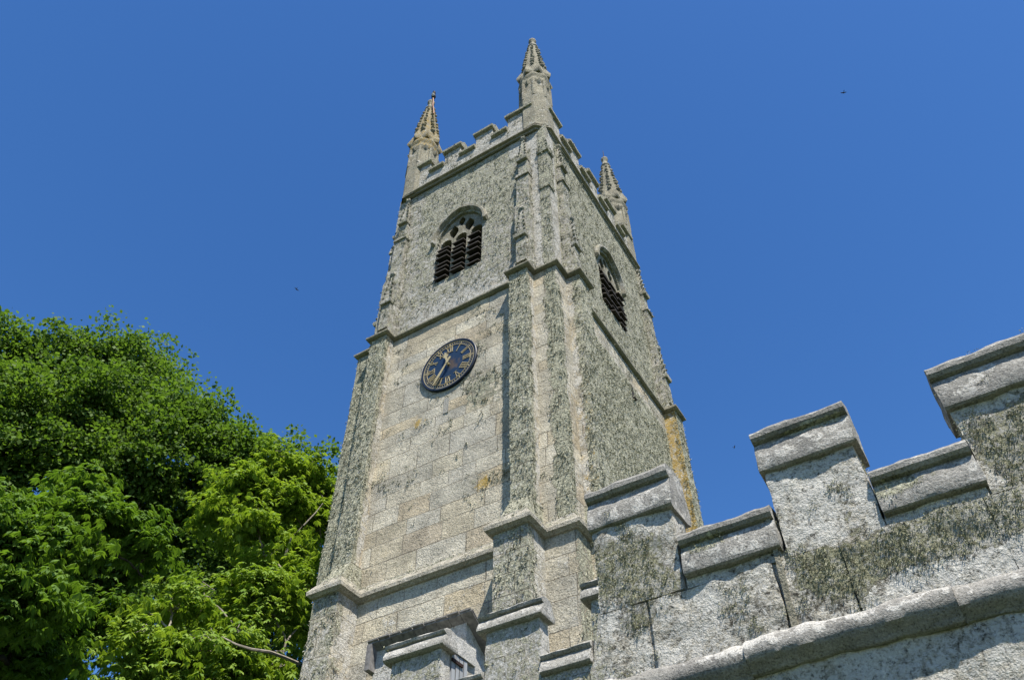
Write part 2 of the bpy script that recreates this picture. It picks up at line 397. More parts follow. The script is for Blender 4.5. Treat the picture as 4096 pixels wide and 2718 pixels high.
def leaf_mat(name, c0, c1, tr):
    c0 = tuple(c*.80 for c in c0); c1 = tuple(c*.80 for c in c1)
    m, t, p = new_mat(name, .5); p.inputs['Specular IOR Level'].default_value = .18; p.inputs['Roughness'].default_value = .6
    g = N_(t, 'ShaderNodeNewGeometry'); n = noise(t, g.outputs['Position'], .55, 3)
    f = mathn(t, 'ADD', mathn(t, 'MULTIPLY', n, .5), mathn(t, 'MULTIPLY', g.outputs['Random Per Island'], .5))
    col = ramp(t, f, ((.25, c0), (.75, c1))); t.links.new(col, p.inputs['Base Color'])
    tl = N_(t, 'ShaderNodeBsdfTranslucent'); t.links.new(mixc(t, 1.0, col, tr, 'MULTIPLY'), tl.inputs['Color'])
    ms = N_(t, 'ShaderNodeMixShader'); ms.inputs[0].default_value = .42
    out = t.nodes['Material Output']
    t.links.new(p.outputs[0], ms.inputs[1]); t.links.new(tl.outputs[0], ms.inputs[2]); t.links.new(ms.outputs[0], out.inputs[0]); return m
M_LEAFA = leaf_mat('dark green leaves', (.075, .14, .026), (.14, .23, .05), (1.5, 1.6, .6))
M_LEAFB = leaf_mat('yellow green leaves', (.145, .250, .036), (.285, .40, .08), (1.5, 1.5, .5))
M_LEAFC = leaf_mat('mid green drooping leaves', (.082, .158, .028), (.155, .255, .052), (1.5, 1.6, .5))
def bark_mat(name, c):
    return plain(name, c, .9, 0, 9, .45)
M_BARK = bark_mat('dark bark', (.045, .036, .028)); M_BARKP = bark_mat('pale grey bark', (.30, .265, .22))

# ---------------------------------------------------------------- ground
gg = G().patch((-400, -400, 0), (800, 0, 0), (0, 800, 0), 8, 8)
gm, gt, gp = new_mat('churchyard grass', .9)
gx = N_(gt, 'ShaderNodeNewGeometry'); gn = noise(gt, gx.outputs['Position'], .6, 8, .7)
gt.links.new(ramp(gt, gn, ((.3, (.028, .045, .013)), (.7, (.052, .075, .022)))), gp.inputs['Base Color'])
ground = fin(gg, 'ground', gm, None, smooth=False); ground['kind'] = 'structure'

# ---------------------------------------------------------------- church tower
tower = empty('church_tower', (-2.1, 2.7, 0), 'tall square granite church tower with four crocketed corner pinnacles, battlements and louvred belfry windows', 'church tower')
def near_front(P, N, f=.78, s=.07, edge=.11, fy=None, fx=None):
    # lichen sits on the outward face of a buttress and the first hand's breadth round its arris
    d = np.full(len(P), 9.0)
    if fy is not None: d = np.minimum(d, np.abs(P[:, 1]-fy))
    if fx is not None: d = np.minimum(d, np.abs(P[:, 0]-fx))
    wob = fbm(P, 4, 2, 31)*.12
    t = np.clip((edge+wob-d)/.10+.5, 0, 1)
    return s+(f+.6*fbm(P, 1.8, 3, 61)-s)*t
def gauss(P, c, r): return np.exp(-((P-np.array(c))**2).sum(1)/(r*r))
CA = .065
def noback(P): return np.ones(len(P))
# stage one (below the lower string)
g = G().box(-4.36, .17, -.1, 5.6, 0, 8.45, .09, 'b')
def l1(P, N): return np.where(N[:, 0] > .5, .6, np.where(P[:, 0] < -4.1, .6, .16))
fin(g, 'wall', M_ASH, tower, .010, 5, .012, l1, .3, lambda P, N: np.where(N[:, 0] > .5, .25, .1), tuft='tower', dens=60)
def butt(x0, x1, y0, y1, z0, z1, mat, fy=None, fx=None, f=.78, s=.07, crust=.5, orange=0.0, amp=.016, dens=420, name='buttress', edge=.11):
    g = G().box(x0, x1, y0, y1, z0, z1, CA)
    return fin(g, name, mat, tower, amp, 6, .012, lambda P, N: near_front(P, N, f, s, edge, fy, fx), crust, orange, tuft='tower', dens=dens)
butt(-.9, -.34, -.57, 0, 0, 8.45, M_ASH, fy=-.57, f=.62, edge=.2)
butt(-4.12, -3.64, -.57, 0, 0, 8.45, M_ASH, fy=-.57, f=.55, crust=.5, edge=.2)
butt(0, .62, .3, .95, 0, 8.45, M_ASH, fx=.62)
butt(0, .62, 5.0, 5.55, 0, 8.45, M_ASH, fx=.62, orange=.4)
# stage two
g = G().box(-4.72, .08, 0, 5.5, 8.45, 14.56, CA)
def l2(P, N):
    R = N[:, 0] > .5
    a = np.where(P[:, 0] > -2.0, .42, .27)*(.55+2.4*np.clip(fbm(P, 1.3, 3, 51), -.2, .35))+.3*gauss(P, (-1.75, 0, 13.3), .28)+.3*gauss(P, (-1.5, 0, 12.0), .5)
    a = np.where(P[:, 0] < -4.2, .8, a)
    t = np.clip((P[:, 0]+.2-fbm(P, 4, 2, 31)*.15)/.10+.5, 0, 1)
    cf = np.where(P[:, 0] > -.42, .10+(.72+.5*fbm(P, 1.8, 3, 61)-.10)*t, a)
    cr = np.where(P[:, 1] < .14+fbm(P, 4, 2, 33)*.12, .78, np.where(P[:, 1] < .42, .08, .80+.3*fbm(P, 1.1, 3, 63)))
    cr = np.where(P[:, 2] > 14.0, cr*.5, cr)
    return np.where(R, cr, cf)
def o2(P, N):
    R = N[:, 0] > .5
    return np.where(R & (P[:, 1] < .45) & (P[:, 2] < 11.6), .33, .05)+.6*gauss(P, (-1.47, 0, 9.95), .2)+.5*gauss(P, (-2.9, 0, 11.9), .25)
fin(g, 'wall', M_ASH, tower, .010, 5, .010, l2, lambda P, N: np.where(N[:, 0] > .5, .4, .2), o2, tuft='tower', dens=420)
butt(-.82, -.42, -.25, .1, 8.45, 14.56, M_ASH, fy=-.25)
butt(-4.2, -3.8, -.25, .1, 8.45, 14.56, M_ASH, fy=-.25, f=.8, crust=.45)
butt(0, .36, .42, .86, 8.45, 14.56, M_ASH, fx=.36, edge=.17, orange=lambda P, N: np.where((N[:, 1] < -.5) & (P[:, 2] < 12), .36, .05))
butt(0, .36, 5.0, 5.42, 8.45, 14.56, M_ASH, fx=.36, f=.8, edge=.12, orange=lambda P, N: np.where((N[:, 1] < -.5), .53, .05))
# sloping weatherings at the foot of the stage two buttresses
for x0, x1 in ((-.86, -.38), (-4.16, -3.72)):
    g = G().hexa([(x0, -.6, 8.55), (x1, -.6, 8.55), (x1, .0, 8.55), (x0, .0, 8.55)], [(x0+.05, -.26, 9.15), (x1-.05, -.26, 9.15), (x1-.05, .0, 9.15), (x0+.05, .0, 9.15)], 8, 8, 10)
    fin(g, 'weathering', M_ASH, tower, .012, 6, 0, .7, .4, tuft='tower', dens=350)
for y0, y1 in ((.36, .9), (5.0, 5.5)):
    g = G().hexa([(0, y0, 8.55), (.64, y0, 8.55), (.64, y1, 8.55), (0, y1, 8.55)], [(0, y0+.04, 9.15), (.37, y0+.04, 9.15), (.37, y1-.04, 9.15), (0, y1-.04, 9.15)], 8, 8, 10)
    fin(g, 'weathering', M_ASH, tower, .012, 6, 0, .7, .4, .3, tuft='tower', dens=350)
# string courses
P1 = [(-4.36, -.1), (-4.12, -.1), (-4.12, -.57), (-3.64, -.57), (-3.64, -.1), (-.9, -.1), (-.9, -.57), (-.34, -.57), (-.34, -.1), (.17, -.1), (.17, .3), (.62, .3), (.62, .95), (.17, .95), (.17, 5.0), (.62, 5.0), (.62, 5.6), (-4.36, 5.6)]
P2 = [(-4.72, 0), (-4.2, 0), (-4.2, -.25), (-3.8, -.25), (-3.8, 0), (-.82, 0), (-.82, -.25), (-.42, -.25), (-.42, 0), (.08, 0), (.08, .42), (.36, .42), (.36, .86), (.08, .86), (.08, 5.0), (.36, 5.0), (.36, 5.42), (.08, 5.42), (.08, 5.5), (-4.72, 5.5)]
g = G().sweep(P1, [(-.05, 8.42), (.0, 8.42), (.04, 8.43), (.07, 8.455), (.098, 8.47), (.102, 8.53), (.088, 8.555), (.01, 8.66), (-.03, 8.70), (-.04, 8.74), (-.2, 8.80)], .07)
fin(g, 'string_course', M_TRIM, tower, .009, 7, .004, lambda P, N: np.where(N[:, 2] > .2, .45, .06), .35, .12, tuft='tower', dens=120, ang=18)
g = G().sweep(P2, [(-.05, 14.575), (.0, 14.575), (.04, 14.585), (.07, 14.60), (.082, 14.612), (.082, 14.650), (.07, 14.668), (.0, 14.72), (-.03, 14.74), (-.035, 14.78), (-.12, 14.84)], .07)
fin(g, 'string_course', M_PINN, tower, .006, 7, .004, .1, .25, ang=18)
# stage three: the belfry
WX, WY = -2.31, 2.97          # middles of the two windows
HW, SILL, SPR, RISE = .61, 15.95, 17.45, .80
def arch(u, v, hw=HW, sill=SILL, spr=SPR, rise=RISE, e=0.0):
    a = np.abs(u)
    r_ = 1.32*hw; top = spr+np.sqrt(np.maximum(0, (r_+e)**2-(a+r_-hw)**2))
    return (a < hw+e) & (v > sill-e) & (v < top)
YF, XR = .04, .03
frF = lambda u, v, d: (u, YF+d, v)
frR = lambda u, v, d: (XR-d, u, v)
def belfry_side(g, fr, a0, a1, c, mid):
    p0, p1, q0, q1 = mid-.9, mid+.9, SILL-.15, 18.55
    z0, z1 = 14.56, 20.3
    for u0, u1, v0, v1 in ((a0, p0, z0, z1), (p1, a1, z0, z1), (p0, p1, z0, q0), (p0, p1, q1, z1)):
        o = np.array(fr(u0, v0, 0)); A = np.array(fr(u1, v0, 0))-o; B = np.array(fr(u0, v1, 0))-o
        g.patch(o, A, B, round((u1-u0)/c), round((v1-v0)/c))
    g.mask(lambda u, v: ~arch(u-mid, v), p0, p1, q0, q1, .02, fr, 0, .3)
g = G(); belfry_side(g, frF, -4.3, XR, CA, WX)
belfry_side(g, frR, YF, 5.42, CA, WY)
g.patch((XR, 5.42, 14.56), (-4.33, 0, 0), (0, 0, 5.74), 60, 80); g.patch((-4.3, 5.42, 14.56), (0, -5.38, 0), (0, 0, 5.74), 70, 80)
g.patch((-4.3, YF, 20.3), (4.33, 0, 0), (0, 5.38, 0), 4, 4)
def dmw(P):
    def f(u, v, mid):
        dx = np.maximum(np.abs(u-mid)-.9, 0); dz = np.maximum(np.maximum(SILL-.15-v, v-18.55), 0)
        return np.clip(np.hypot(dx, dz)/.15, 0, 1)
    a = f(P[:, 0], P[:, 2], WX); b = f(P[:, 1], P[:, 2], WY)
    return np.where(P[:, 1] < YF+.35, a, np.where(P[:, 0] > XR-.35, b, 1))
def l3(P, N):
    R = N[:, 0] > .5
    f = .54-.25*np.clip((15.6-P[:, 2]), 0, 1)+.10*np.where(P[:, 2] > 17.2, 1, 0)-.3*(P[:, 2] > 19.5)*(P[:, 0] > -1.0)
    f = np.where(P[:, 0] > -.38, np.where(P[:, 0] > -.18, .72, .35), f)
    f = np.where(P[:, 0] < -3.5, .5, f)
    r = np.where(P[:, 1] < .42, np.where(P[:, 1] < .14, .5, .08), .66)
    return np.where(R, r, f)
fin(g, 'wall', M_BEL, tower, .012, 5, .012, l3, lambda P, N: np.where(N[:, 0] > .5, .48, .58), .0, dm=dmw, tuft='tower', dens=280, big=7)
# buttresses of stage three with their carved pinnacles
def spirelet(g, cx, cy, hw, z0, z1, n=4, rot=math.pi/4, nc=5):
    s = math.sqrt(2) if n == 4 else 1.0
    g.ring(cx, cy, [(hw*s*1.3, z0-.10), (hw*s*1.42, z0-.05), (hw*s*1.42, z0), (hw*s*.95, z0+.05)], n, rot)
    g.ring(cx, cy, [(hw*s*.9, z0+.03), (hw*s*.26, z1-.12), (hw*s*.22, z1-.10)], n, rot)
    g.ring(cx, cy, [(hw*.2, z1-.12), (hw*.75, z1-.07), (hw*.8, z1-.01), (hw*.3, z1+.05)], 6, .3)
    for k in range(n):
        a = rot+2*math.pi*k/n
        for j in range(nc):
            t = (j+.5)/nc; r = hw*s*(.9-.64*t)+.012; z = z0+.05+(z1-z0-.2)*t
            x, y = cx+r*math.cos(a), cy+r*math.sin(a); h = hw*(.34-.12*t)
            g.ring(x, y, [(h*.4, z-h*.7), (h, z-h*.15), (h*.95, z+h*.35), (h*.3, z+h*.6)], 5, a)
def stage3_buttress(mk):
    # mk(u, out, z) maps along-wall, outward and height to space; u measured from the buttress middle
    g = G()
    def bx(u0, u1, o0, o1, z0, z1, o1t=None):
        o1t = o1 if o1t is None else o1t
        B = [mk(u0, o1, z0), mk(u1, o1, z0), mk(u1, o0, z0), mk(u0, o0, z0)]; T = [mk(u0, o1t, z1), mk(u1, o1t, z1), mk(u1, o0, z1), mk(u0, o0, z1)]
        g.hexa(B, T, max(1, round((u1-u0)/.05)), max(1, round((o1-o0)/.05)), max(1, round((z1-z0)/.07)))
    bx(-.2, .2, -.1, .24, 14.7, 15.0, .2)
    bx(-.18, .18, -.1, .18, 15.0, 17.0); bx(-.18, .18, -.1, .18, 17.0, 17.12, .13)
    bx(-.16, .16, -.1, .13, 17.12, 18.2)
    bx(-.185, .185, -.1, .17, 18.2, 18.25); bx(-.185, .185, -.1, .17, 18.25, 18.5, .06)
    bx(-.12, .12, -.1, .09, 18.4, 19.0)
    bx(-.115, .115, .15, .26, 14.9, 15.7, .25)
    c = mk(0, .17, 0); spirelet(g, c[0], c[1], .105, 15.8, 16.85)
    c = mk(0, .03, 0); spirelet(g, c[0], c[1], .105, 19.0, 20.05)
    return g
defs = [(lambda u, o, z: (-.56+u, YF-o, z), -.16), (lambda u, o, z: (-3.98+u, YF-o, z), -.16),
        (lambda u, o, z: (XR+o, .64+u, z), None), (lambda u, o, z: (XR+o, 5.16+u, z), None),
        (lambda u, o, z: (-4.3-o, .28-u, z), None)]
for mk, fy in defs:
    fin(stage3_buttress(mk), 'buttress', M_BEL, tower, .012, 7, .006, .5, .5, .04, tuft='tower', dens=330)
g = G().box(-.19, .055, .015, .26, 17.5, 19.0, .06); spirelet(g, -.055, .125, .112, 19.05, 20.0)
fin(g, 'buttress', M_BEL, tower, .010, 7, .004, .6, .4, tuft='tower', dens=300)
# belfry windows
def window(fr, mid, nlouv):
    def lights(u, v):
        o = np.zeros_like(u, bool)
        for c_ in (-.415, 0, .415):
            o |= (np.abs(u-c_) < .155) & (v > SILL+.03) & (v < 17.36+np.sqrt(np.maximum(0, .152**2-(u-c_)**2)))
        for cu, cv, a, b in ((-.215, 17.72, .145, .23), (.215, 17.72, .145, .23), (0, 18.00, .10, .17)):
            o |= (np.abs(u-cu)/a+np.abs(v-cv)/b < 1.15) & (np.abs(u-cu) < a*.85)
        return o
    g = G().mask(lambda u, v: arch(u-mid, v, e=.03) & ~lights(u-mid, v), mid-.66, mid+.66, SILL-.04, 18.32, .015, fr, .07, .22, True)
    wn = fin(g, 'window', M_PINN, tower, .006, 9, 0, .25, .35)
    k = 0
    for ci, c_ in enumerate((-.415, 0, .415)):
        for j in range(nlouv[ci]):
            z = SILL+.06+j*(1.22/nlouv[ci])+.003*((j*7+ci*3) % 5); t = .014; jx = .004*math.sin(j*2.3+ci)
            out = .062+.025*math.sin(j*1.7+ci*2)
            lo, hi = z, z+.12
            A = [fr(mid+c_-.158+jx, lo, -out), fr(mid+c_+.152, lo, -out), fr(mid+c_+.152, hi, .2), fr(mid+c_-.152, hi, .2)]
            B = [fr(mid+c_-.158+jx, lo+t*2, -out), fr(mid+c_+.152, lo+t*2, -out), fr(mid+c_+.152, hi+t*2, .2), fr(mid+c_-.152, hi+t*2, .2)]
            fin(G().hexa(A, B, 3, 3, 1), 'louvre', M_LOUV, wn, .0015, 6, 0, 0, .12, smooth=False)
    # dark sheet behind the louvres, its colour standing in for the unlit interior
    fin(G().patch(fr(mid-.7, SILL-.1, .27), np.array(fr(mid+.7, 0, 0))-np.array(fr(mid-.7, 0, 0)), (0, 0, 2.6), 2, 2), 'dark_backing', M_LOUV, wn, smooth=False)
    # hood mould
    g = G(); pts = []
    for i in range(31):
        u_ = -(HW+.09)*math.cos(math.pi*i/30); r_ = 1.32*HW
        pts.append((u_, SPR+.03+math.sqrt(max(0, (r_+.09)**2-(abs(u_)+r_-HW)**2))))
    pts = [(pts[0][0]-.06, SPR+.0), (pts[0][0], SPR+.02)]+pts+[(pts[-1][0], SPR+.02), (pts[-1][0]+.06, SPR+.0)]
    sec = [(-.055, .02), (-.055, -.03), (-.02, -.10), (.03, -.10), (.05, -.06), (.06, .02)]; V = []; F = []
    for i, (u, v) in enumerate(pts):
        p = pts[max(0, i-1)]; q = pts[min(len(pts)-1, i+1)]; d = np.array([q[0]-p[0], q[1]-p[1]]); d /= np.linalg.norm(d); nn = (-d[1], d[0])
        for a, b in sec: V.append(fr(mid+u+nn[0]*a, v+nn[1]*a, b))
    m = len(sec)
    for i in range(len(pts)-1):
        for j in range(m-1): F.append((i*m+j, i*m+j+1, (i+1)*m+j+1, (i+1)*m+j))
    F += [tuple(range(m)), tuple((len(pts)-1)*m+j for j in range(m))[::-1]]
    fin(G().add(V, [q[::-1] for q in F]), 'hood_mould', M_PINN, wn, .010, 8, 0, .35, .45)
window(frF, WX, (7, 7, 6)); window(frR, WY, (7, 7, 7))
# small slit in the east face
g = G().box(.065, .13, 3.18, 3.30, 13.62, 13.64, .05); g.box(.05, .085, 3.15, 3.28, 13.64, 14.0, .05)
fin(g, 'slit', M_LOUV, tower, smooth=False)
# putlog hollow below the clock
fin(G().box(-2.36, -2.25, -.012, .02, 11.85, 12.2, .05), 'blocked_hole', M_FCOPE, tower, .006, 8)
# cornice, parapet, merlons and copings
CH = .24
PC = [(-4.3+CH, 0), (XR-CH, 0), (XR, CH), (XR, 5.42-CH), (XR-CH, 5.42), (-4.3+CH, 5.42), (-4.3, 5.42-CH), (-4.3, CH)]
g = G().sweep(PC, [(-.02, 20.14), (.025, 20.145), (.03, 20.18), (.035, 20.20), (.08, 20.215), (.10, 20.225), (.10, 20.262), (.06, 20.29), (.0, 20.33), (-.1, 20.36)], .07)
fin(g, 'cornice', M_PINN, tower, .008, 7, .004, .3, .35, ang=18)
PI = [(-4.3+CH+.1, .34), (XR-CH-.1, .34), (XR-.34, CH+.1), (XR-.34, 5.42-CH-.1), (XR-CH-.1, 5.08), (-4.3+CH+.1, 5.08), (-3.96, 5.42-CH-.1), (-3.96, CH+.1)]
g = G().sweep(PC, [(-.01, 20.3), (-.01, 20.88), (-.34, 20.88)], CA); g.sweep(PI[::-1], [(0, 20.3), (0, 20.88)], .3)
def ppz(z0, z1): return [(-.01, z0+(z1-z0)*i/9) for i in range(10)]
g = G().sweep(PC, ppz(20.3, 20.88)+[(-.12, 20.88), (-.34, 20.88), (-.34, 20.3)], CA)
fin(g, 'parapet', M_BEL, tower, .010, 5, .008, .38, .55, tuft='tower', dens=260)
def coping(fr, u0, u1, z, lo, hi, parent=tower):
    # saddle-backed coping with a roll, hanging a little over the wall face (d<0 is outside)
    pr = [(-.02, z), (-.085, z+.03), (-.09, z+.10), (.04, z+.21), (.045, z+.26), (.10, z+.30), (.20, z+.30), (.26, z+.26), (.27, z+.21), (.39, z+.10), (.39, z+.03), (.33, z)]
    n = max(2, round((u1-u0)/.07)); m = len(pr); us = np.linspace(u0, u1, n+1)
    V = [fr(u, zz, d) for u in us for d, zz in pr]
    F = [(i*m+j, (i+1)*m+j, (i+1)*m+(j+1) % m, i*m+(j+1) % m) for i in range(n) for j in range(m)]
    F += [tuple(range(m)), tuple(n*m+j for j in range(m))[::-1]]
    fin(G().add(V, F), 'coping', M_TRIM, parent, .009, 7, .004, .55, .35, tuft='tower', dens=200)
frPF = lambda u, v, d: (u, .01+d, v)
frPR = lambda u, v, d: (XR-.01-d, u, v)
frPN = lambda u, v, d: (-u, 5.41-d, v)
frPW = lambda u, v, d: (-4.29+d, -u, v)
def battlement(fr, a0, a1, embs):
    u = a0; ms = []
    for e0, e1 in embs: ms.append((u, e0)); u = e1
    ms.append((u, a1))
    for u0, u1 in ms:
        A = [fr(u0, 20.88, 0), fr(u1, 20.88, 0), fr(u1, 20.88, .32), fr(u0, 20.88, .32)]; B = [fr(u0, 21.42, 0), fr(u1, 21.42, 0), fr(u1, 21.42, .32), fr(u0, 21.42, .32)]
        fin(G().hexa(A, B, max(2, round((u1-u0)/.06)), 5, 9), 'merlon', M_BEL, tower, .010, 5, .006, .4, .55, tuft='tower', dens=220)
        coping(fr, u0-(.05 if u0 > a0 else 0), u1+(.05 if u1 < a1 else 0), 21.42, 0, 0)
    for e0, e1 in embs: coping(fr, e0, e1, 20.88, 0, 0)
battlement(frPF, -4.02, -.25, [(-3.40, -2.94), (-2.45, -1.96), (-1.47, -1.0)])
battlement(frPR, .28, 5.12, [(.88, 1.42), (1.93, 2.46), (2.98, 3.5), (4.03, 4.53)])
battlement(frPN, .25, 4.02, [(1.0, 1.47), (1.96, 2.45), (2.94, 3.4)])
battlement(frPW, -5.12, -.28, [(-4.53, -4.03), (-3.5, -2.98), (-2.46, -1.93), (-1.42, -.88)])
# pinnacles
def pinnacle(cx, cy, dz=0.0, yellow=0.0, lab=None):
    z = lambda a: a+dz
    g = G().ring(cx, cy, [(.44, z(20.4))]+[(.43, z(20.4+.17*i)) for i in range(1, 11)]+[(.43, z(22.15)), (.40, z(22.25))]+[(.40, z(22.25+.1*i)) for i in range(1, 6)], 8, math.pi/8, False, 4)
    # sunk panels: proud ribs on the eight arrises and a cusped head
    for k in range(8):
        a = math.pi/8+math.pi/4*k; x, y = cx+.395*math.cos(a), cy+.395*math.sin(a)
        g.ring(x, y, [(.05, z(21.95)), (.05, z(22.05)), (.05, z(22.84))], 6, a)
        b = a+math.pi/8; x, y = cx+.35*math.cos(b), cy+.35*math.sin(b)
        g.ring(x, y, [(.02, z(22.66)), (.08, z(22.72)), (.11, z(22.84))], 4, b)
    pn = fin(g, 'pinnacle', M_PINN, tower, .014, 8, .006, .4, .36, yellow*.5, label=lab)
    g = G().ring(cx, cy, [(.40, z(22.80)), (.425, z(22.86)), (.44, z(22.93)), (.41, z(22.99)), (.42, z(23.08)), (.45, z(23.14)), (.455, z(23.23)), (.42, z(23.30)), (.38, z(23.4))], 8, math.pi/8, True, 3)
    fin(g, 'band', M_PINN, pn, .018, 8, .006, .4, .3, yellow)
    g = G()
    def rr(zz): return .415+(.14-.415)*((zz-23.3)/(25.7-23.3))
    g.ring(cx, cy, [(rr(23.3+.1*i), z(23.3+.1*i)) for i in range(25)], 8, math.pi/8, True, 3)
    jr = random.Random(int(cx*100+cy*10))
    for k in range(8):
        a = math.pi/8+math.pi/4*k; b = a+math.pi/8
        for j in range(9):
            zz = 23.95+j*.19+jr.uniform(-.03, .03); r = rr(zz)+.006; h = (.062-.0028*j)*jr.uniform(.72, 1.15)
            a2 = a+jr.uniform(-.05, .05); x, y = cx+r*math.cos(a2), cy+r*math.sin(a2)
            g.ring(x, y, [(h*.3, z(zz-h*1.2)), (h*.85, z(zz-h*.6)), (h*1.15, z(zz+h*.1)), (h*.9, z(zz+h*.7)), (h*.3, z(zz+h*1.0))], 6, a2+jr.random())
        x, y = cx+(rr(23.5)*.90)*math.cos(b), cy+(rr(23.5)*.90)*math.sin(b)
        g.ring(x, y, [(.12, z(23.30)), (.165, z(23.38)), (.15, z(23.48)), (.07, z(23.72)), (.03, z(23.86))], 4, b)
    fin(g, 'spire', M_PINN, pn, .012, 9, .004, .42, .3, yellow)
    g = G().ring(cx, cy, [(.11, z(25.62)), (.165, z(25.68)), (.165, z(25.74)), (.12, z(25.78)), (.08, z(25.98)), (.075, z(26.04)), (.12, z(26.13)), (.12, z(26.19)), (.03, z(26.33))], 8, math.pi/8, True, 2)
    fin(g, 'finial', M_PINN, pn, .012, 10, 0, .3, .4, yellow*.8)
    return pn
pinnacle(-.35, .36)
pw = pinnacle(-3.98, .32, -.22, .46, 'pinnacle stained yellow with lichen, a bird on its tip')
pinnacle(-.33, 5.05); pinnacle(-3.98, 5.05)
pts = [(-3.87, .25, 26.05), (-3.82, .22, 25.8), (-3.80, .20, 25.45), (-3.72, .17, 25.05), (-3.66, .14, 24.65)]
fin(G().tube(pts, [.022]*5, 4), 'conductor_tape', M_COPPER, pw)
fin(G().tube([(-.33, 5.05, 26.36), (-.33, 5.05, 26.75)], [.015, .008], 5), 'metal_spike', M_IRON, bpy.data.objects['pinnacle.002'])

# ---------------------------------------------------------------- clock
CX, CZ, CRAD = -2.29, 13.06, .632
clock = empty('clock', (CX, -.05, CZ), 'round dark blue clock face with gilded Roman numerals fixed to the tower wall', 'clock')
def disc(lv, n=72):
    # lv: [(r, y)] rings facing -Y
    V = []
    for r, y in lv:
        for k in range(n):
            a = 2*math.pi*k/n; V.append((CX+r*math.sin(a), y, CZ+r*math.cos(a)))
    F = [(i*n+j, i*n+(j+1) % n, (i+1)*n+(j+1) % n, (i+1)*n+j) for i in range(len(lv)-1) for j in range(n)]
    return V, F, n
V, F, n = disc([(.592, .03), (.592, -.036)])
V.append((CX, -.036, CZ)); F += [(n+j, n+(j+1) % n, 2*n) for j in range(n)]
fin(G().add(V, F), 'dial', M_DIAL, clock)
V, F, n = disc([(CRAD-.005, .03), (CRAD, -.045), (CRAD-.010, -.055), (.594, -.055), (.582, -.05), (.582, -.03)])
fin(G().add(V, F), 'rim', M_NAVY, clock)
g = G()
for r0, r1 in ((.566, .578), (.492, .501)):
    V, F, n = disc([(r0, -.038), (r0, -.046), (r1, -.046), (r1, -.038)]); g.add(V, F)
for k in range(60):
    a = 2*math.pi*k/60; hw = .0042 if k % 5 else .013; r0, r1 = (.516, .546) if k % 5 else (.512, .552)
    s, c = math.sin(a), math.cos(a); q = []
    for r, t in ((r0, -hw), (r0, hw), (r1, hw), (r1, -hw)): q.append((CX+r*s+t*c, -.045, CZ+r*c-t*s))
    g.add(q, [(0, 1, 2, 3)]); g.add([(x, -.037, z) for x, y, z in q]+q, [(0, 1, 5, 4), (1, 2, 6, 5), (2, 3, 7, 6), (3, 0, 4, 7)])
fin(g, 'minute_track', M_GOLD, clock, smooth=False)
def stroke(g, a, x0, r0, x1, r1, wd):
    s, c = math.sin(a), math.cos(a); d = np.array([x1-x0, r1-r0]); d = d/np.linalg.norm(d); nn = np.array([-d[1], d[0]])*wd/2
    q = []
    for x, r, sg in ((x0, r0, 1), (x0, r0, -1), (x1, r1, -1), (x1, r1, 1)):
        X, R = x+nn[0]*sg, r+nn[1]*sg; q.append((CX+R*s+X*c, -.0465, CZ+R*c-X*s))
    g.add(q+[(x, -.035, z) for x, y, z in q], [(0, 1, 2, 3), (0, 4, 5, 1), (1, 5, 6, 2), (2, 6, 7, 3), (3, 7, 4, 0)])
ROM = ['XII', 'I', 'II', 'III', 'IIII', 'V', 'VI', 'VII', 'VIII', 'IX', 'X', 'XI']
R0, R1 = .325, .474
for k, tx in enumerate(ROM):
    g = G(); a = 2*math.pi*k/12; wid = {'I': .038, 'V': .085, 'X': .085}; tot = sum(wid[c] for c in tx); x = -tot/2; sc = min(1, .20/tot)
    for ch in tx:
        wc = wid[ch]*sc; m = x*sc if False else x
        xm = (x+wid[ch]/2)*sc
        if ch == 'I': stroke(g, a, xm, R0, xm, R1, .012)
        elif ch == 'V':
            stroke(g, a, xm-.036*sc, R1, xm, R0, .013); stroke(g, a, xm+.036*sc, R1, xm, R0, .008)
        else:
            stroke(g, a, xm-.036*sc, R1, xm+.036*sc, R0, .013); stroke(g, a, xm+.036*sc, R1, xm-.036*sc, R0, .008)
        x += wid[ch]
    for r in (R0, R1): stroke(g, a, -tot*sc/2, r, tot*sc/2, r, .004)
    fin(g, 'numeral', M_GOLD, clock, smooth=False)
def hand(name, ang, prof, y0, y1):
    a = math.radians(ang); s, c = math.sin(a), math.cos(a); n = len(prof); V = []
    for y in (y0, y1):
        for sg in (1, -1):
            for r, hw in prof: V.append((CX+r*s+sg*hw*c, y, CZ+r*c-sg*hw*s))
    F = []
    for i in range(n-1):
        F += [(i, n+i, n+i+1, i+1), (i, i+1, 2*n+i+1, 2*n+i), (n+i, 3*n+i, 3*n+i+1, n+i+1)]
    F += [(0, 2*n, 3*n, n), (n-1, 2*n-1, 4*n-1, 3*n-1)]
    fin(G().add(V, F), name, M_GOLD, clock, smooth=False)
hand('hour_hand', 347, [(-.05, .02), (.0, .032), (.03, .018), (.16, .022), (.20, .055), (.225, .06), (.25, .03), (.33, .004)], -.092, -.082)
hand('minute_hand', 211, [(-.14, .028), (-.02, .02), (.0, .03), (.05, .018), (.30, .030), (.42, .024), (.55, .008)], -.112, -.102)
V, F, n = disc([(.03, -.03), (.03, -.115)], 16); V.append((CX, -.12, CZ)); F += [(n+j, n+(j+1) % n, 2*n) for j in range(n)]
fin(G().add(V, F), 'boss', M_GOLD, clock)

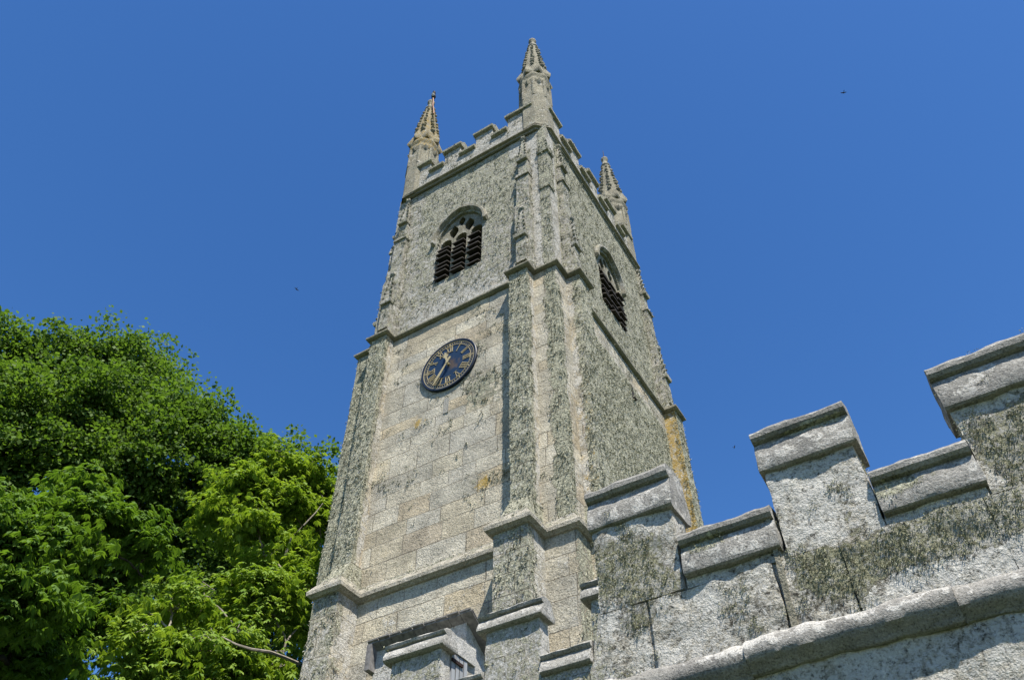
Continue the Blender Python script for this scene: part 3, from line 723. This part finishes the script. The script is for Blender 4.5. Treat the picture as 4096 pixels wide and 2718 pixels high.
# ---------------------------------------------------------------- near battlemented wall
NX = lambda x: 4.46+(x-4.46)*1.6
NZ = lambda z: 1.6+(z-1.6)*1.6
NY = -8.95037+2.75037*1.6                       # its south face
near = empty('battlemented_wall', (5.8, NY+.3, 0), 'near granite wall with battlements, whitened by crust and shaggy tufts of lichen', 'wall')
near['kind'] = 'thing'
XL, XRT, TH = NX(3.19), 10.6, .22
def nl(P, N):
    a = .15+.55*fbm(P, 2.6, 3, 41)
    for cx, cz, rx, rz, k in ((2.62, 4.60, .30, .22, .85), (2.85, 4.4, .2, .1, .5), (3.92, 4.13, .22, .14, 1.0), (3.78, 4.22, .10, .10, .7), (4.5, 4.18, .42, .15, 1.05), (5.1, 4.62, .30, .22, .95), (5.0, 4.25, .35, .1, .5), (5.9, 4.2, .4, .2, .8), (2.7, 4.2, .12, .1, .4), (4.05, 4.55, .1, .2, .35)):
        a = a+k*np.exp(-(((P[:, 0]-cx)/rx)**2+((P[:, 2]-cz)/rz)**2)**1.5)
    return np.where(N[:, 1] < -.3, a, .25)
def nlm(P, N): return nl(P, N)*.8
def nblock(x0, x1, z0, z1, g, c=.03, y0=0.0):
    dx = .006; g.box(x0+dx, x1-dx, NY+y0, NY+TH, z0+.005, z1-.004, c)
# lower wall and moulding
g = G().box(XL+.01, XRT, NY+.012, NY+TH, 0, 2.9, .12, 'bk'); g.box(XL+.01, XRT, NY+.012, NY+TH, 2.9, 3.80, .03, 'bk'); g.box(XL+.02, XRT, NY+.03, NY+TH-.01, 3.80, NZ(3.34), .08, 'b'); g.box(XL+.012, XL+.23, NY+TH, -2.0, 0, 4.3, .1, 'b')
fin(g, 'wall', M_NEAR, near, .016, 7, .012, .12, .82)
zs = NZ(2.99)-.045
prof = [(-.05, zs-.095), (.0, zs-.095), (.008, zs-.09), (.016, zs-.08), (.032, zs-.066), (.056, zs-.052), (.076, zs-.035), (.082, zs-.005), (.076, zs+.03), (.058, zs+.062), (.03, zs+.085), (.005, zs+.10), (-.06, zs+.115)]
xj = NX(3.74); x = XL-.02; segs = []
for xe in (xj, NX(4.42), 6.6, 8.4, XRT):
    segs.append((x, xe)); x = xe
for i, (a, b) in enumerate(segs):
    pr = [(o+(.016 if i % 2 else 0), z+(.010 if i % 2 else 0)) for o, z in prof]
    fin(G().sweep([(a+.001, NY), (b-.001, NY)], pr, .03, False), 'string_moulding', M_COPE, near, .020, 9, .007, .1, lambda P, N: np.where(N[:, 2] > .25, .50, np.where(N[:, 2] < -.3, .08, .30))+.8*fbm(P, 2.5, 2, 81), lambda P, N: np.where(N[:, 2] < -.2, .12, .0))  # crust whitens the top; underside's shade painted in as less crust, brown tint
# courses of blocks below the battlements
def zq(z): return NZ(z)
g = G(); z0, z1 = zs+.07, NZ(3.295)
for a, b in ((XL, NX(3.40)), (NX(3.40), NX(3.895)), (NX(3.905), NX(4.135)), (NX(4.14), NX(4.62)), (NX(4.62), 5.55), (5.55, 6.3), (6.3, 7.2), (7.2, 8.2), (8.2, 9.4), (9.4, XRT)):
    nblock(a, b, z0, z1, g, .03, .006*math.sin(a*9))
fin(g, 'wall', M_NEAR, near, .022, 8, .016, nl, lambda P, N: .70+.9*fbm(P, 1.3, 2, 71), .05, tuft='near', dens=2700, big=9)
g = G()
zc = NZ(3.35)
x = 0
mer = [(NX(3.20), NX(3.56)), (NX(3.955), NX(4.305)), (NX(4.65), NX(5.02)), (6.52, 7.1), (7.68, 8.27), (8.85, 9.44), (10.0, XRT)]
emb = [(NX(3.575), NX(3.925)), (NX(4.32), NX(4.635)), (NX(5.03), 6.5), (7.12, 7.66), (8.29, 8.83), (9.46, 9.98)]
def near_coping(u0, u1, z, h, lic, taper=.0):
    p = lambda d, k: (NY+d, z+h*k)
    pr = [p(.0, .0), p(-.026, .01), p(-.038, .035), p(-.042, .09), p(-.038, .28), p(-.026, .48), p(-.008, .63), p(-.002, .67), p(-.034, .69), p(-.054, .75), p(-.054, .85), p(-.024, .95), p(.04, 1.0), p(.11, 1.03), p(.19, 1.0), p(.235, .85), p(.24, .66), p(.30, .22), p(.28, .04), p(.22, .0)]
    m = len(pr); n = round((u1-u0)/.03); us = np.linspace(u0, u1, n+1)
    V = [(u, y, zz) for u in us for y, zz in pr]
    F = [(i*m+j, (i+1)*m+j, (i+1)*m+(j+1) % m, i*m+(j+1) % m)[::-1] for i in range(n) for j in range(m)]
    V = np.array(V); F = [q[::-1] for q in F]
    # end caps gridded by a few inner rings
    g = G().add(V, F)
    cen = np.array([NY+.11, z+h*.5])
    for xx, fl in ((u0, 0), (u1, 1)):
        rings = [np.array(pr)*(1-t)+cen*t for t in (0, .12, .3, .55, .8)]
        W = [(xx, y, zz) for R in rings for y, zz in R]+[(xx, cen[0], cen[1])]; k = len(rings)
        Q = [(i*m+j, i*m+(j+1) % m, (i+1)*m+(j+1) % m, (i+1)*m+j) for i in range(k-1) for j in range(m)]+[((k-1)*m+j, (k-1)*m+(j+1) % m, k*m) for j in range(m)]
        g.add(W, Q if fl else [q[::-1] for q in Q])
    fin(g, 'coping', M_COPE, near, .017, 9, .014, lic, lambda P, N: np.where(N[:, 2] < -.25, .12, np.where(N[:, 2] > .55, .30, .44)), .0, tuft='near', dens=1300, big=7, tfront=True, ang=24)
def cl(cx, cz, rx, rz, k=.9, base=.06):
    return lambda P, N: np.where((N[:, 1] < -.1), base+k*np.exp(-(((P[:, 0]-cx)/rx)**2+((P[:, 2]-cz)/rz)**2)), base)
for i, (a, b) in enumerate(mer):
    g = G(); nblock(a, b, z1, NZ(3.665)+.01, g, .03, .004*(i % 2))
    fin(g, 'merlon', M_NEAR, near, .022, 8, .014, nl, .78, tuft='near', dens=2700, big=9)
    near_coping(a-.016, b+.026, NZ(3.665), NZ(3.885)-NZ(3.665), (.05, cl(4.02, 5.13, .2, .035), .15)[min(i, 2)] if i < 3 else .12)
for i, (a, b) in enumerate(emb):
    g = G(); nblock(a-.02, b+.02, z1, NZ(3.345), g, .03, .012)
    fin(g, 'sill_block', M_NEAR, near, .014, 8, .01, .15, .6)
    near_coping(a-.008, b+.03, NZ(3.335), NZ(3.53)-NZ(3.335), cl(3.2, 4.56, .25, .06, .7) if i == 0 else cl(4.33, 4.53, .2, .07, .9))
# pale mortar strip beside the second merlon
fin(G().hexa([(NX(3.905), NY-.014, zs+.10), (NX(3.905)+.034, NY-.014, zs+.10), (NX(3.905)+.034, NY+.1, zs+.10), (NX(3.905), NY+.1, zs+.10)], [(NX(3.915), NY-.016, NZ(3.50)), (NX(3.915)+.026, NY-.016, NZ(3.50)), (NX(3.915)+.026, NY+.1, NZ(3.50)), (NX(3.915), NY+.1, NZ(3.50))], 2, 3, 24), 'mortar_joint', M_PINN, near, .010, 9, 0, 0, .3)

# ---------------------------------------------------------------- farther aisle wall with its own battlements
FY = -2.0
far = empty('battlemented_wall', (0, FY+.25, 0), 'farther and lower-looking battlemented aisle wall in front of the tower foot', 'wall')
far['kind'] = 'thing'
def fl(P, N): return np.where(N[:, 1] < -.3, .5, .3)
g = G().box(-1.42, 4.6, FY, FY+.18, 0, 5.42, .06, 'b')
fin(g, 'wall', M_FAR, far, .014, 7, .01, fl, .6, .05, tuft='far', dens=260)
def far_coping(u0, u1, z, h):
    p = lambda d, k: (FY+d, z+h*k)
    pr = [p(.0, .0), p(-.045, .03), p(-.065, .10), p(-.062, .26), p(-.028, .54), p(-.006, .64), p(-.04, .69), p(-.052, .80), p(.0, .95), p(.06, 1.0), p(.13, .98), p(.18, .84), p(.18, .66), p(.24, .3), p(.23, .05), p(.18, .0)]
    m = len(pr); n = round((u1-u0)/.045); us = np.linspace(u0, u1, n+1)
    V = [(u, y, zz) for u in us for y, zz in pr]
    F = [(i*m+j, (i+1)*m+j, (i+1)*m+(j+1) % m, i*m+(j+1) % m) for i in range(n) for j in range(m)]
    g = G().add(V, F); cen = np.array([FY+.09, z+h*.5])
    for xx, f_ in ((u0, 0), (u1, 1)):
        rings = [np.array(pr)*(1-t)+cen*t for t in (0, .15, .4, .7)]
        W = [(xx, y, zz) for R in rings for y, zz in R]+[(xx, cen[0], cen[1])]; k = len(rings)
        Q = [(i*m+j, i*m+(j+1) % m, (i+1)*m+(j+1) % m, (i+1)*m+j) for i in range(k-1) for j in range(m)]+[((k-1)*m+j, (k-1)*m+(j+1) % m, k*m) for j in range(m)]
        g.add(W, Q if f_ else [q[::-1] for q in Q])
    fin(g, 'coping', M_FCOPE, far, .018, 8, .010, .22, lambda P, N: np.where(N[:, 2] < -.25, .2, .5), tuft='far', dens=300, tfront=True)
fm = [(-1.30, -.62), (-.07, .60), (1.17, 1.84), (2.41, 3.08), (3.65, 4.32)]
fe = [(-.62, -.07), (.60, 1.17), (1.84, 2.41), (3.08, 3.65)]
for i, (a, b) in enumerate(fm):
    fin(G().box(a+.01, b-.01, FY+.003, FY+.18, 5.42, 6.1, .05), 'merlon', M_FAR, far, .016, 7, .01, fl, .6, .04, tuft='far', dens=260)
    far_coping(a-.07, b+.05, 6.06, .235)
for a, b in fe:
    far_coping(a+.01, b-.01, 5.42, .25)
# small stair turret with slate roof and door
tur = empty('stair_turret', (-1.4, -1.3, 0), 'small stone stair turret with projecting slate roof and grey boarded door, tucked behind the wall', 'turret')
g = G().hexa([(-1.97, -1.5, 0), (-.65, -1.5, 0), (-.65, -.12, 0), (-1.97, -.12, 0)], [(-1.97, -1.5, 6.61), (-.65, -1.5, 6.61), (-.65, -.12, 5.78), (-1.97, -.12, 5.78)], 22, 22, 80)
g.box(-.95, -.648, -1.815, -1.45, 0, 6.36, .06, 'b')
def tl_(P, N): return np.where(N[:, 0] > .5, .25, .3)
fin(g, 'wall', M_FAR, tur, .016, 7, .012, tl_, lambda P, N: np.where(N[:, 0] > .5, .55, .6), lambda P, N: np.where(N[:, 0] > .5, .2, .05), tuft='far', dens=160)
g = G()
def slate(x0, x1, y0, y1, lift, th):
    zt = lambda y: 6.66-.6*(y+1.6)
    B = [(x0, y0, zt(y0)+lift), (x1, y0, zt(y0)+lift), (x1, y1, zt(y1)+lift), (x0, y1, zt(y1)+lift)]
    g.hexa(B, [(x, y, z+th) for x, y, z in B], 3, 8, 1)
for i in range(9):
    x0 = -2.02+i*.167; j = .005*math.sin(i*2.1)
    slate(x0+.003, x0+.164, -1.60+j, -.1, .0+.001*(i % 3), .013)
    slate(x0-.004, x0+.153, -1.62-j, -.1, .016+.001*(i % 2), .013)
    slate(x0+.012, x0+.166, -1.58+j*.5, -.1, .032+.001*(i % 2), .013)
fin(g, 'roof', M_SLATE, tur, .005, 8, .004, 0, .62)
fin(G().box(-2.03, -1.955, -1.61, -1.25, 6.33, 6.655, .05), 'slate_hanging', M_SLATE, tur, .006, 8)
dr = fin(G().box(-.66, -.630, -1.79, -1.49, 5.2, 6.115, .05), 'door', M_WOOD, tur, smooth=False)
g = G()
for y in (-1.715, -1.64, -1.565): g.box(-.6305, -.6275, y-.004, y+.004, 5.2, 6.115, .4)
fin(g, 'board_gap', M_LOUV, dr, smooth=False)
fin(G().box(-.631, -.612, -1.80, -1.59, 6.005, 6.04, .04), 'hinge', M_IRON, dr)
fin(G().box(-.67, -.618, -1.79, -1.34, 6.125, 6.33, .035), 'lintel', M_FAR, tur, .014, 8, .006, .1, .95)

# ---------------------------------------------------------------- lichen tufts grown on the stone
def tufts(key, parent, mat, K, Lr, Wr, droop):
    P = np.concatenate([p for p, n in TUFTS[key]]); N = np.concatenate([n for p, n in TUFTS[key]]); n = len(P)
    P = np.repeat(P, K, 0); N = np.repeat(N, K, 0); m = len(P); rg = np.random.default_rng(11)
    sz = np.repeat(rg.uniform(.6, 1.25, n), K)
    D = N*rg.uniform(.35, .9, (m, 1))+rg.normal(0, .55, (m, 3)); D[:, 2] -= droop*rg.uniform(.3, 1, m); D /= np.linalg.norm(D, axis=1)[:, None]
    L = (rg.uniform(*Lr, m)*sz)[:, None]; W = (rg.uniform(*Wr, m)*sz)[:, None]
    A = np.cross(D, rg.normal(0, 1, (m, 3))); A /= np.linalg.norm(A, axis=1)[:, None]
    B0 = P+rg.normal(0, .012, (m, 3))*sz[:, None]-N*.008
    mid = B0+D*L*.55; tip = B0+D*L; tip[:, 2] -= (L[:, 0]*.25*droop)
    V = np.empty((m, 4, 3)); V[:, 0] = B0; V[:, 1] = mid+A*W; V[:, 2] = tip; V[:, 3] = mid-A*W
    o = raw('lichen', V.reshape(-1, 3), np.arange(m*4).reshape(-1, 4), mat, parent); o['kind'] = 'stuff'
    print('tufts', key, n, m)
tufts('tower', tower, M_TUFT, 5, (.020, .046), (.005, .010), .7)
tufts('near', near, M_TUFTN, 18, (.007, .017), (.0016, .0030), .15)
tufts('far', far, M_TUFTN, 8, (.016, .038), (.003, .006), .6)

# ---------------------------------------------------------------- trees
def at(px, py, dist):
    # a point seen in the direction of a photo position (2363 px wide), at a horizontal distance
    d = CF*1945.0+CR*(px-1181.5)-CU*(py-784.0); return CAM+d*(dist/np.hypot(d[0], d[1]))
def tree(name, label, base, lobes, leafm, barkm, kind, nspray, perspray, seed, size, trunk_r, limb_z, boughs=()):
    rg = np.random.default_rng(seed)
    root = empty(name, (base[0], base[1], 0), label, 'tree', 'trees beside the tower')
    cen = np.array([l[0] for l in lobes]); rad = np.array([l[1] for l in lobes])
    g = G(); nodes = []; nr = []
    # trunk
    top = np.array([base[0]+.3, base[1]+.2, limb_z]); tp = [np.array([base[0], base[1], -.1])*(1-t)+top*t+np.array([.15*math.sin(4*t), .1*math.sin(3*t+1), 0])*(1 if 0 < t < 1 else 0) for t in np.linspace(0, 1, 9)]
    tr = [trunk_r*(1.35-.5*min(1, t*3)) if t < .33 else trunk_r*(.85-.25*t) for t in np.linspace(0, 1, 9)]
    g.tube(tp, tr, 10)
    for p, r in list(zip(tp, tr))[4:]: nodes.append(p); nr.append(r)
    order = np.argsort(np.linalg.norm(cen-top, axis=1))
    def branch(a, b, r0, r1, n, wob, sides):
        c = a*.45+b*.55+np.array([0, 0, .12*np.linalg.norm(b-a)])
        pts = []; rr_ = []
        for t in np.linspace(0, 1, n):
            p = a*(1-t)**2+2*c*t*(1-t)+b*t*t
            if 0 < t < 1: p = p+rg.normal(0, wob, 3)
            pts.append(p); rr_.append(r0*(1-t)+r1*t)
        g.tube(pts, rr_, sides); return pts, rr_
    for i in order:
        nn = np.array(nodes); d = np.linalg.norm(nn-cen[i], axis=1)+.7*np.maximum(0, nn[:, 2]-cen[i][2]+.5); k = int(np.argmin(d))
        ln = np.linalg.norm(nn[k]-cen[i])
        r0 = min(nr[k]*.8, .09+.025*ln+.06*rad[i]); pts, rs = branch(nn[k], cen[i], r0, max(.02, r0*.35), 8, .03*ln/2, 7)
        for p, r in list(zip(pts, rs))[2:]: nodes.append(p); nr.append(r)
    nodes = np.array(nodes); nr = np.array(nr)
    # sprays: shoots of leaves along twigs, thinned by a coarse noise so that the crown has holes
    vol = rad**2; cnt = np.maximum(3, (nspray*vol/vol.sum()).astype(int)); allv = []
    for i in range(len(lobes)):
        for s_ in range(cnt[i]):
            d = rg.normal(0, 1, 3); d /= np.linalg.norm(d)
            k_ = .86+.34*float(vnoise((d*1.7+i*3.1)[None], seed)[0])
            rr = rad[i]*k_*rg.uniform(.3, 1.0)**.55
            c = cen[i]+d*rr*np.array([1, 1, .85])
            if float(vnoise((c*size['hole'])[None], seed+5)[0]) < size['thin']: continue
            k = int(np.argmin(np.linalg.norm(nodes-c, axis=1)+rg.uniform(0, .5)))
            r0 = min(nr[k]*.6, .030); tw, _ = branch(nodes[k], c, r0, .006, 5, .06, 4)
            outd = c-tw[-3]; outd = outd/(np.linalg.norm(outd)+1e-6)*.6+d*.4; outd[2] = outd[2]*.45-.12; outd /= np.linalg.norm(outd)+1e-6
            sdv = np.cross(outd, [0, 0, 1.0]); sdv /= np.linalg.norm(sdv)+1e-6; upv = np.cross(sdv, outd)
            m = int(perspray*rg.uniform(.5, 1.5)); R = size['spray']*rg.uniform(.65, 1.4)
            al = rg.uniform(-1.3, 1.0, m); wd = (1.05-.55*np.maximum(al, 0))
            P = c+outd*(al*R)[:, None]+sdv*(rg.normal(0, .42, m)*R*wd)[:, None]+upv*(rg.normal(0, size['flat']*.45, m)*R)[:, None]
            P[:, 2] -= ((P[:, 0]-c[0])**2+(P[:, 1]-c[1])**2)*size['droop']/R*.6
            if kind == 'simple':
                D = rg.normal(0, 1, (m, 3))*.7+outd*.6; D[:, 2] -= .35; D /= np.linalg.norm(D, axis=1)[:, None]
                up = rg.normal(0, .5, (m, 3))+np.array([SD.x*.3, SD.y*.3, .8]); A = np.cross(D, up); A /= np.linalg.norm(A, axis=1)[:, None]
                L = rg.uniform(.7, 1.3, (m, 1))*size['leaf']; W = L*.38; nrm = np.cross(A, D)
                V = np.empty((m, 4, 3)); V[:, 0] = P; V[:, 1] = P+D*L*.45+A*W+nrm*L*.07; V[:, 2] = P+D*L; V[:, 3] = P+D*L*.45-A*W+nrm*L*.07
                allv.append(V.reshape(-1, 3))
            else:
                az = rg.normal(0, .9, m)+math.atan2(outd[1], outd[0]); tilt = rg.uniform(.05, .8, m)
                ax = np.stack([np.cos(az)*np.cos(tilt), np.sin(az)*np.cos(tilt), -np.sin(tilt)], 1)
                sd = np.stack([-np.sin(az), np.cos(az), np.zeros(m)], 1); L0 = rg.uniform(.7, 1.3, m)*size['leaf']
                for a_, ls in ((-1.2, .62), (-.6, .9), (0, 1.0), (.6, .9), (1.2, .62)):
                    D = ax*math.cos(a_)+sd*math.sin(a_); D[:, 2] -= .2+.22*abs(a_); D /= np.linalg.norm(D, axis=1)[:, None]
                    A = np.cross(D, np.array([0, 0, 1.0])); A /= np.linalg.norm(A, axis=1)[:, None]+1e-6
                    A = A+rg.normal(0, .25, (m, 3)); L = (L0*ls)[:, None]; W = L*.17
                    V = np.empty((m, 4, 3)); V[:, 0] = P; V[:, 1] = P+D*L*.6+A*W; V[:, 2] = P+D*L; V[:, 2, 2] -= L[:, 0]*.15; V[:, 3] = P+D*L*.6-A*W
                    allv.append(V.reshape(-1, 3))
    V = np.concatenate(allv); raw('crown', V, np.arange(len(V)).reshape(-1, 4), leafm, root)
    for bough in boughs: g.tube([at(*q[:3]) for q in bough], [q[3] for q in bough], 7)
    fin(g, 'trunk', barkm, root)
    return root
def LB(rows, k=1.25): return [(at(x, y, d), r*d/1945.0*k) for x, y, d, r in rows]
LA = LB([(20, 830, 20.5, 95), (130, 830, 20.5, 85), (255, 815, 20, 80), (345, 860, 20, 85), (400, 930, 19.5, 85), (465, 985, 19, 75), (520, 1040, 18.5, 75), (590, 1060, 18.5, 70), (660, 1060, 18.5, 65), (700, 1120, 18.5, 60),
         (170, 940, 19, 110), (60, 980, 19, 120), (290, 960, 19, 110), (370, 1050, 18.5, 105), (230, 1090, 19, 110), (90, 1120, 19.5, 120), (-90, 930, 20, 130), (-120, 1120, 20, 130), (480, 1120, 19, 90), (560, 1160, 19, 80), (330, 1180, 19.5, 100), (180, 1230, 20, 110), (40, 1270, 20, 110), (430, 1240, 19.5, 80), (640, 1180, 19.5, 70),
         (-230, 1020, 21, 140), (-60, 1350, 20.5, 120), (110, 1400, 21, 120), (260, 1360, 21, 90), (520, 1290, 18.5, 70), (620, 1270, 18.5, 70), (710, 1270, 18.5, 60), (600, 1400, 18, 70), (450, 1410, 19, 80), (700, 1440, 18, 60), (360, 1320, 19.5, 80), (745, 1160, 18.3, 50), (735, 1060, 18.5, 45), (520, 1500, 18.5, 80), (660, 1540, 18, 60)])
tree('broadleaf_tree', 'tall dark green broadleaf tree, the highest crown at the left', (-13.2, .6), LA, M_LEAFA, M_BARK, 'simple', 2900, 95, 3, dict(spray=.52, flat=.32, droop=.25, leaf=.112, hole=1.05, thin=.30), .55, 6.0)
LBt = LB([(640, 1080, 15.5, 62), (720, 1100, 15.5, 50), (570, 1120, 15, 55), (760, 1140, 16, 35), (660, 1160, 15, 62), (500, 1180, 15, 40), (735, 1190, 15.5, 45), (590, 1210, 14.5, 50), (690, 1250, 15, 42),
          (700, 1335, 14.5, 55), (640, 1330, 14, 55), (560, 1350, 14, 52), (480, 1385, 13.5, 52), (400, 1400, 13.5, 50), (320, 1405, 13.5, 48), (620, 1410, 14, 62), (530, 1430, 13.5, 60), (300, 1480, 13, 42), (380, 1480, 13, 55), (470, 1500, 13, 55), (570, 1500, 13.5, 60), (660, 1480, 14, 52), (440, 1560, 13, 50), (330, 1550, 13, 48), (640, 1570, 14, 55), (700, 1440, 14.5, 40), (740, 1255, 15.5, 38), (610, 1280, 14.5, 36), (540, 1590, 13.5, 50)], 1.0)
tree('broadleaf_tree', 'bright yellow green tree beside the tower, its lit sprays in front of the darker crown', (-5.9, 1.6), LBt, M_LEAFB, M_BARKP, 'palm', 1250, 25, 5, dict(spray=.42, flat=.22, droop=.5, leaf=.128, hole=1.45, thin=.47), .26, 4.6,
     [[(690, 1530, 13.8, .03), (655, 1515, 13.2, .028), (622, 1503, 12.8, .026), (580, 1497, 12.6, .022), (545, 1486, 12.6, .018), (512, 1468, 12.8, .009)],
      [(655, 1290, 14.4, .024), (672, 1240, 14.3, .02), (700, 1212, 14.3, .016), (730, 1180, 14.4, .011), (745, 1160, 14.5, .005)]])
LC = LB([(30, 1180, 13.5, 62), (110, 1160, 13.5, 58), (200, 1120, 14, 45), (240, 1185, 13.5, 50), (310, 1210, 13.5, 45), (350, 1265, 13.5, 42), (160, 1240, 13, 58), (60, 1270, 13, 60), (270, 1280, 13.2, 48), (20, 1350, 12.7, 50), (110, 1340, 12.8, 45), (-80, 1220, 13, 80), (-90, 1380, 12.8, 70), (330, 1330, 13.5, 36), (40, 1430, 15.5, 70), (150, 1450, 15.5, 72), (260, 1430, 15.5, 62), (60, 1540, 15, 75), (200, 1540, 15.2, 60), (-40, 1480, 15, 80), (120, 1400, 12.6, 30)], 1.05)
tree('broadleaf_tree', 'mid green tree with drooping hand-shaped leaves at the lower left edge', (-8.6, -3.4), LC, M_LEAFC, M_BARK, 'palm', 850, 27, 8, dict(spray=.46, flat=.24, droop=.5, leaf=.14, hole=1.2, thin=.38), .3, 4.2)

# ---------------------------------------------------------------- birds
def bird_body(g, c, L, r, ax, up=(0, 0, 1)):
    c = np.array(c, float); ax = np.array(ax, float); ax /= np.linalg.norm(ax)
    ts = np.linspace(-1, 1, 9); rad = [r*v for v in (.12, .35, .7, .95, 1.0, .85, .62, .5, .1)]
    g.tube([c+ax*L*t/2 for t in ts], rad, 8)
def perched():
    b = empty('bird', (-3.90, .30, 26.10), 'black and white bird perched on the tip of the left pinnacle', 'bird')
    g = G(); bird_body(g, (-3.90, .30, 26.28), .34, .075, (.12, -.1, 1))
    g.tube([(-3.89, .29, 26.42), (-3.885, .285, 26.48), (-3.88, .28, 26.53), (-3.87, .26, 26.55)], [.045, .055, .045, .02], 8)
    g.tube([(-3.87, .262, 26.51), (-3.855, .215, 26.50)], [.014, .003], 5)
    g.tube([(-3.93, .33, 26.20), (-3.97, .38, 26.02), (-3.99, .41, 25.90)], [.045, .03, .012], 6)
    fin(g, 'body', M_BLACK, b)
    fin(G().tube([(-3.88, .235, 26.20), (-3.875, .225, 26.26), (-3.87, .228, 26.33)], [.02, .045, .015], 8), 'breast', M_WHITE, b)
    for dx in (-.025, .025): fin(G().tube([(-3.9+dx, .29, 26.17), (-3.9+dx, .285, 26.10)], [.008, .008], 5), 'leg', M_BLACK, b)
perched()
def flying(px, py, D, span, head, tilt, label):
    d = CF*3371.4+CR*(px-2048)-CU*(py-1359); d /= np.linalg.norm(d); c = CAM+d*D
    f = np.array([math.sin(head), math.cos(head), 0]); sd = np.array([f[1], -f[0], 0]); up = np.array([0, 0, 1.0])
    sd = sd*math.cos(tilt)+up*math.sin(tilt); up2 = np.cross(sd, f)
    b = empty('bird', tuple(c), label, 'bird', 'birds in flight')
    g = G(); bird_body(g, c, span*.5, span*.075, f)
    t0 = c-f*span*.22; g.add([t0-sd*span*.03, t0+sd*span*.03, t0-f*span*.2+sd*span*.09, t0-f*span*.17, t0-f*span*.2-sd*span*.09], [(0, 1, 2, 3, 4)])
    fin(g, 'body', M_BROWN, b)
    for s in (-1, 1):
        r0 = c+f*span*.08+up2*span*.03; 
        pr = [(0, .07, 0, -.10), (.2, .10, .07, -.09), (.38, .05, .08, -.07), (.52, -.06, .05, -.08)]
        V = []
        for o, fr_, u_, bk in pr:
            V.append(r0+sd*s*span*o+f*span*fr_+up2*span*u_); V.append(r0+sd*s*span*o+f*span*bk+up2*span*(u_-.015))
        V = np.array(V); V2 = V+up2*span*.012; F = []
        for i in range(3): F += [(2*i, 2*i+1, 2*i+3, 2*i+2), (8+2*i, 8+2*i+2, 8+2*i+3, 8+2*i+1)]
        F += [(6, 7, 15, 14), (0, 2, 10, 8), (2, 4, 12, 10), (4, 6, 14, 12), (1, 9, 11, 3), (3, 11, 13, 5), (5, 13, 15, 7)]
        fin(G().add(np.concatenate([V, V2]), F), 'wing', M_PALE if False else M_BROWN, b, smooth=False)
flying(3375, 370, 46, .30, -.4, 0.0, 'small bird with wings spread, high in the sky at the right')
flying(1186, 1156, 48, .32, -1.0, -.5, 'small tilted bird in the sky at the left, above the trees')
flying(2937, 1787, 58, .28, .9, .4, 'tiny bird low in the sky between tower and near wall')
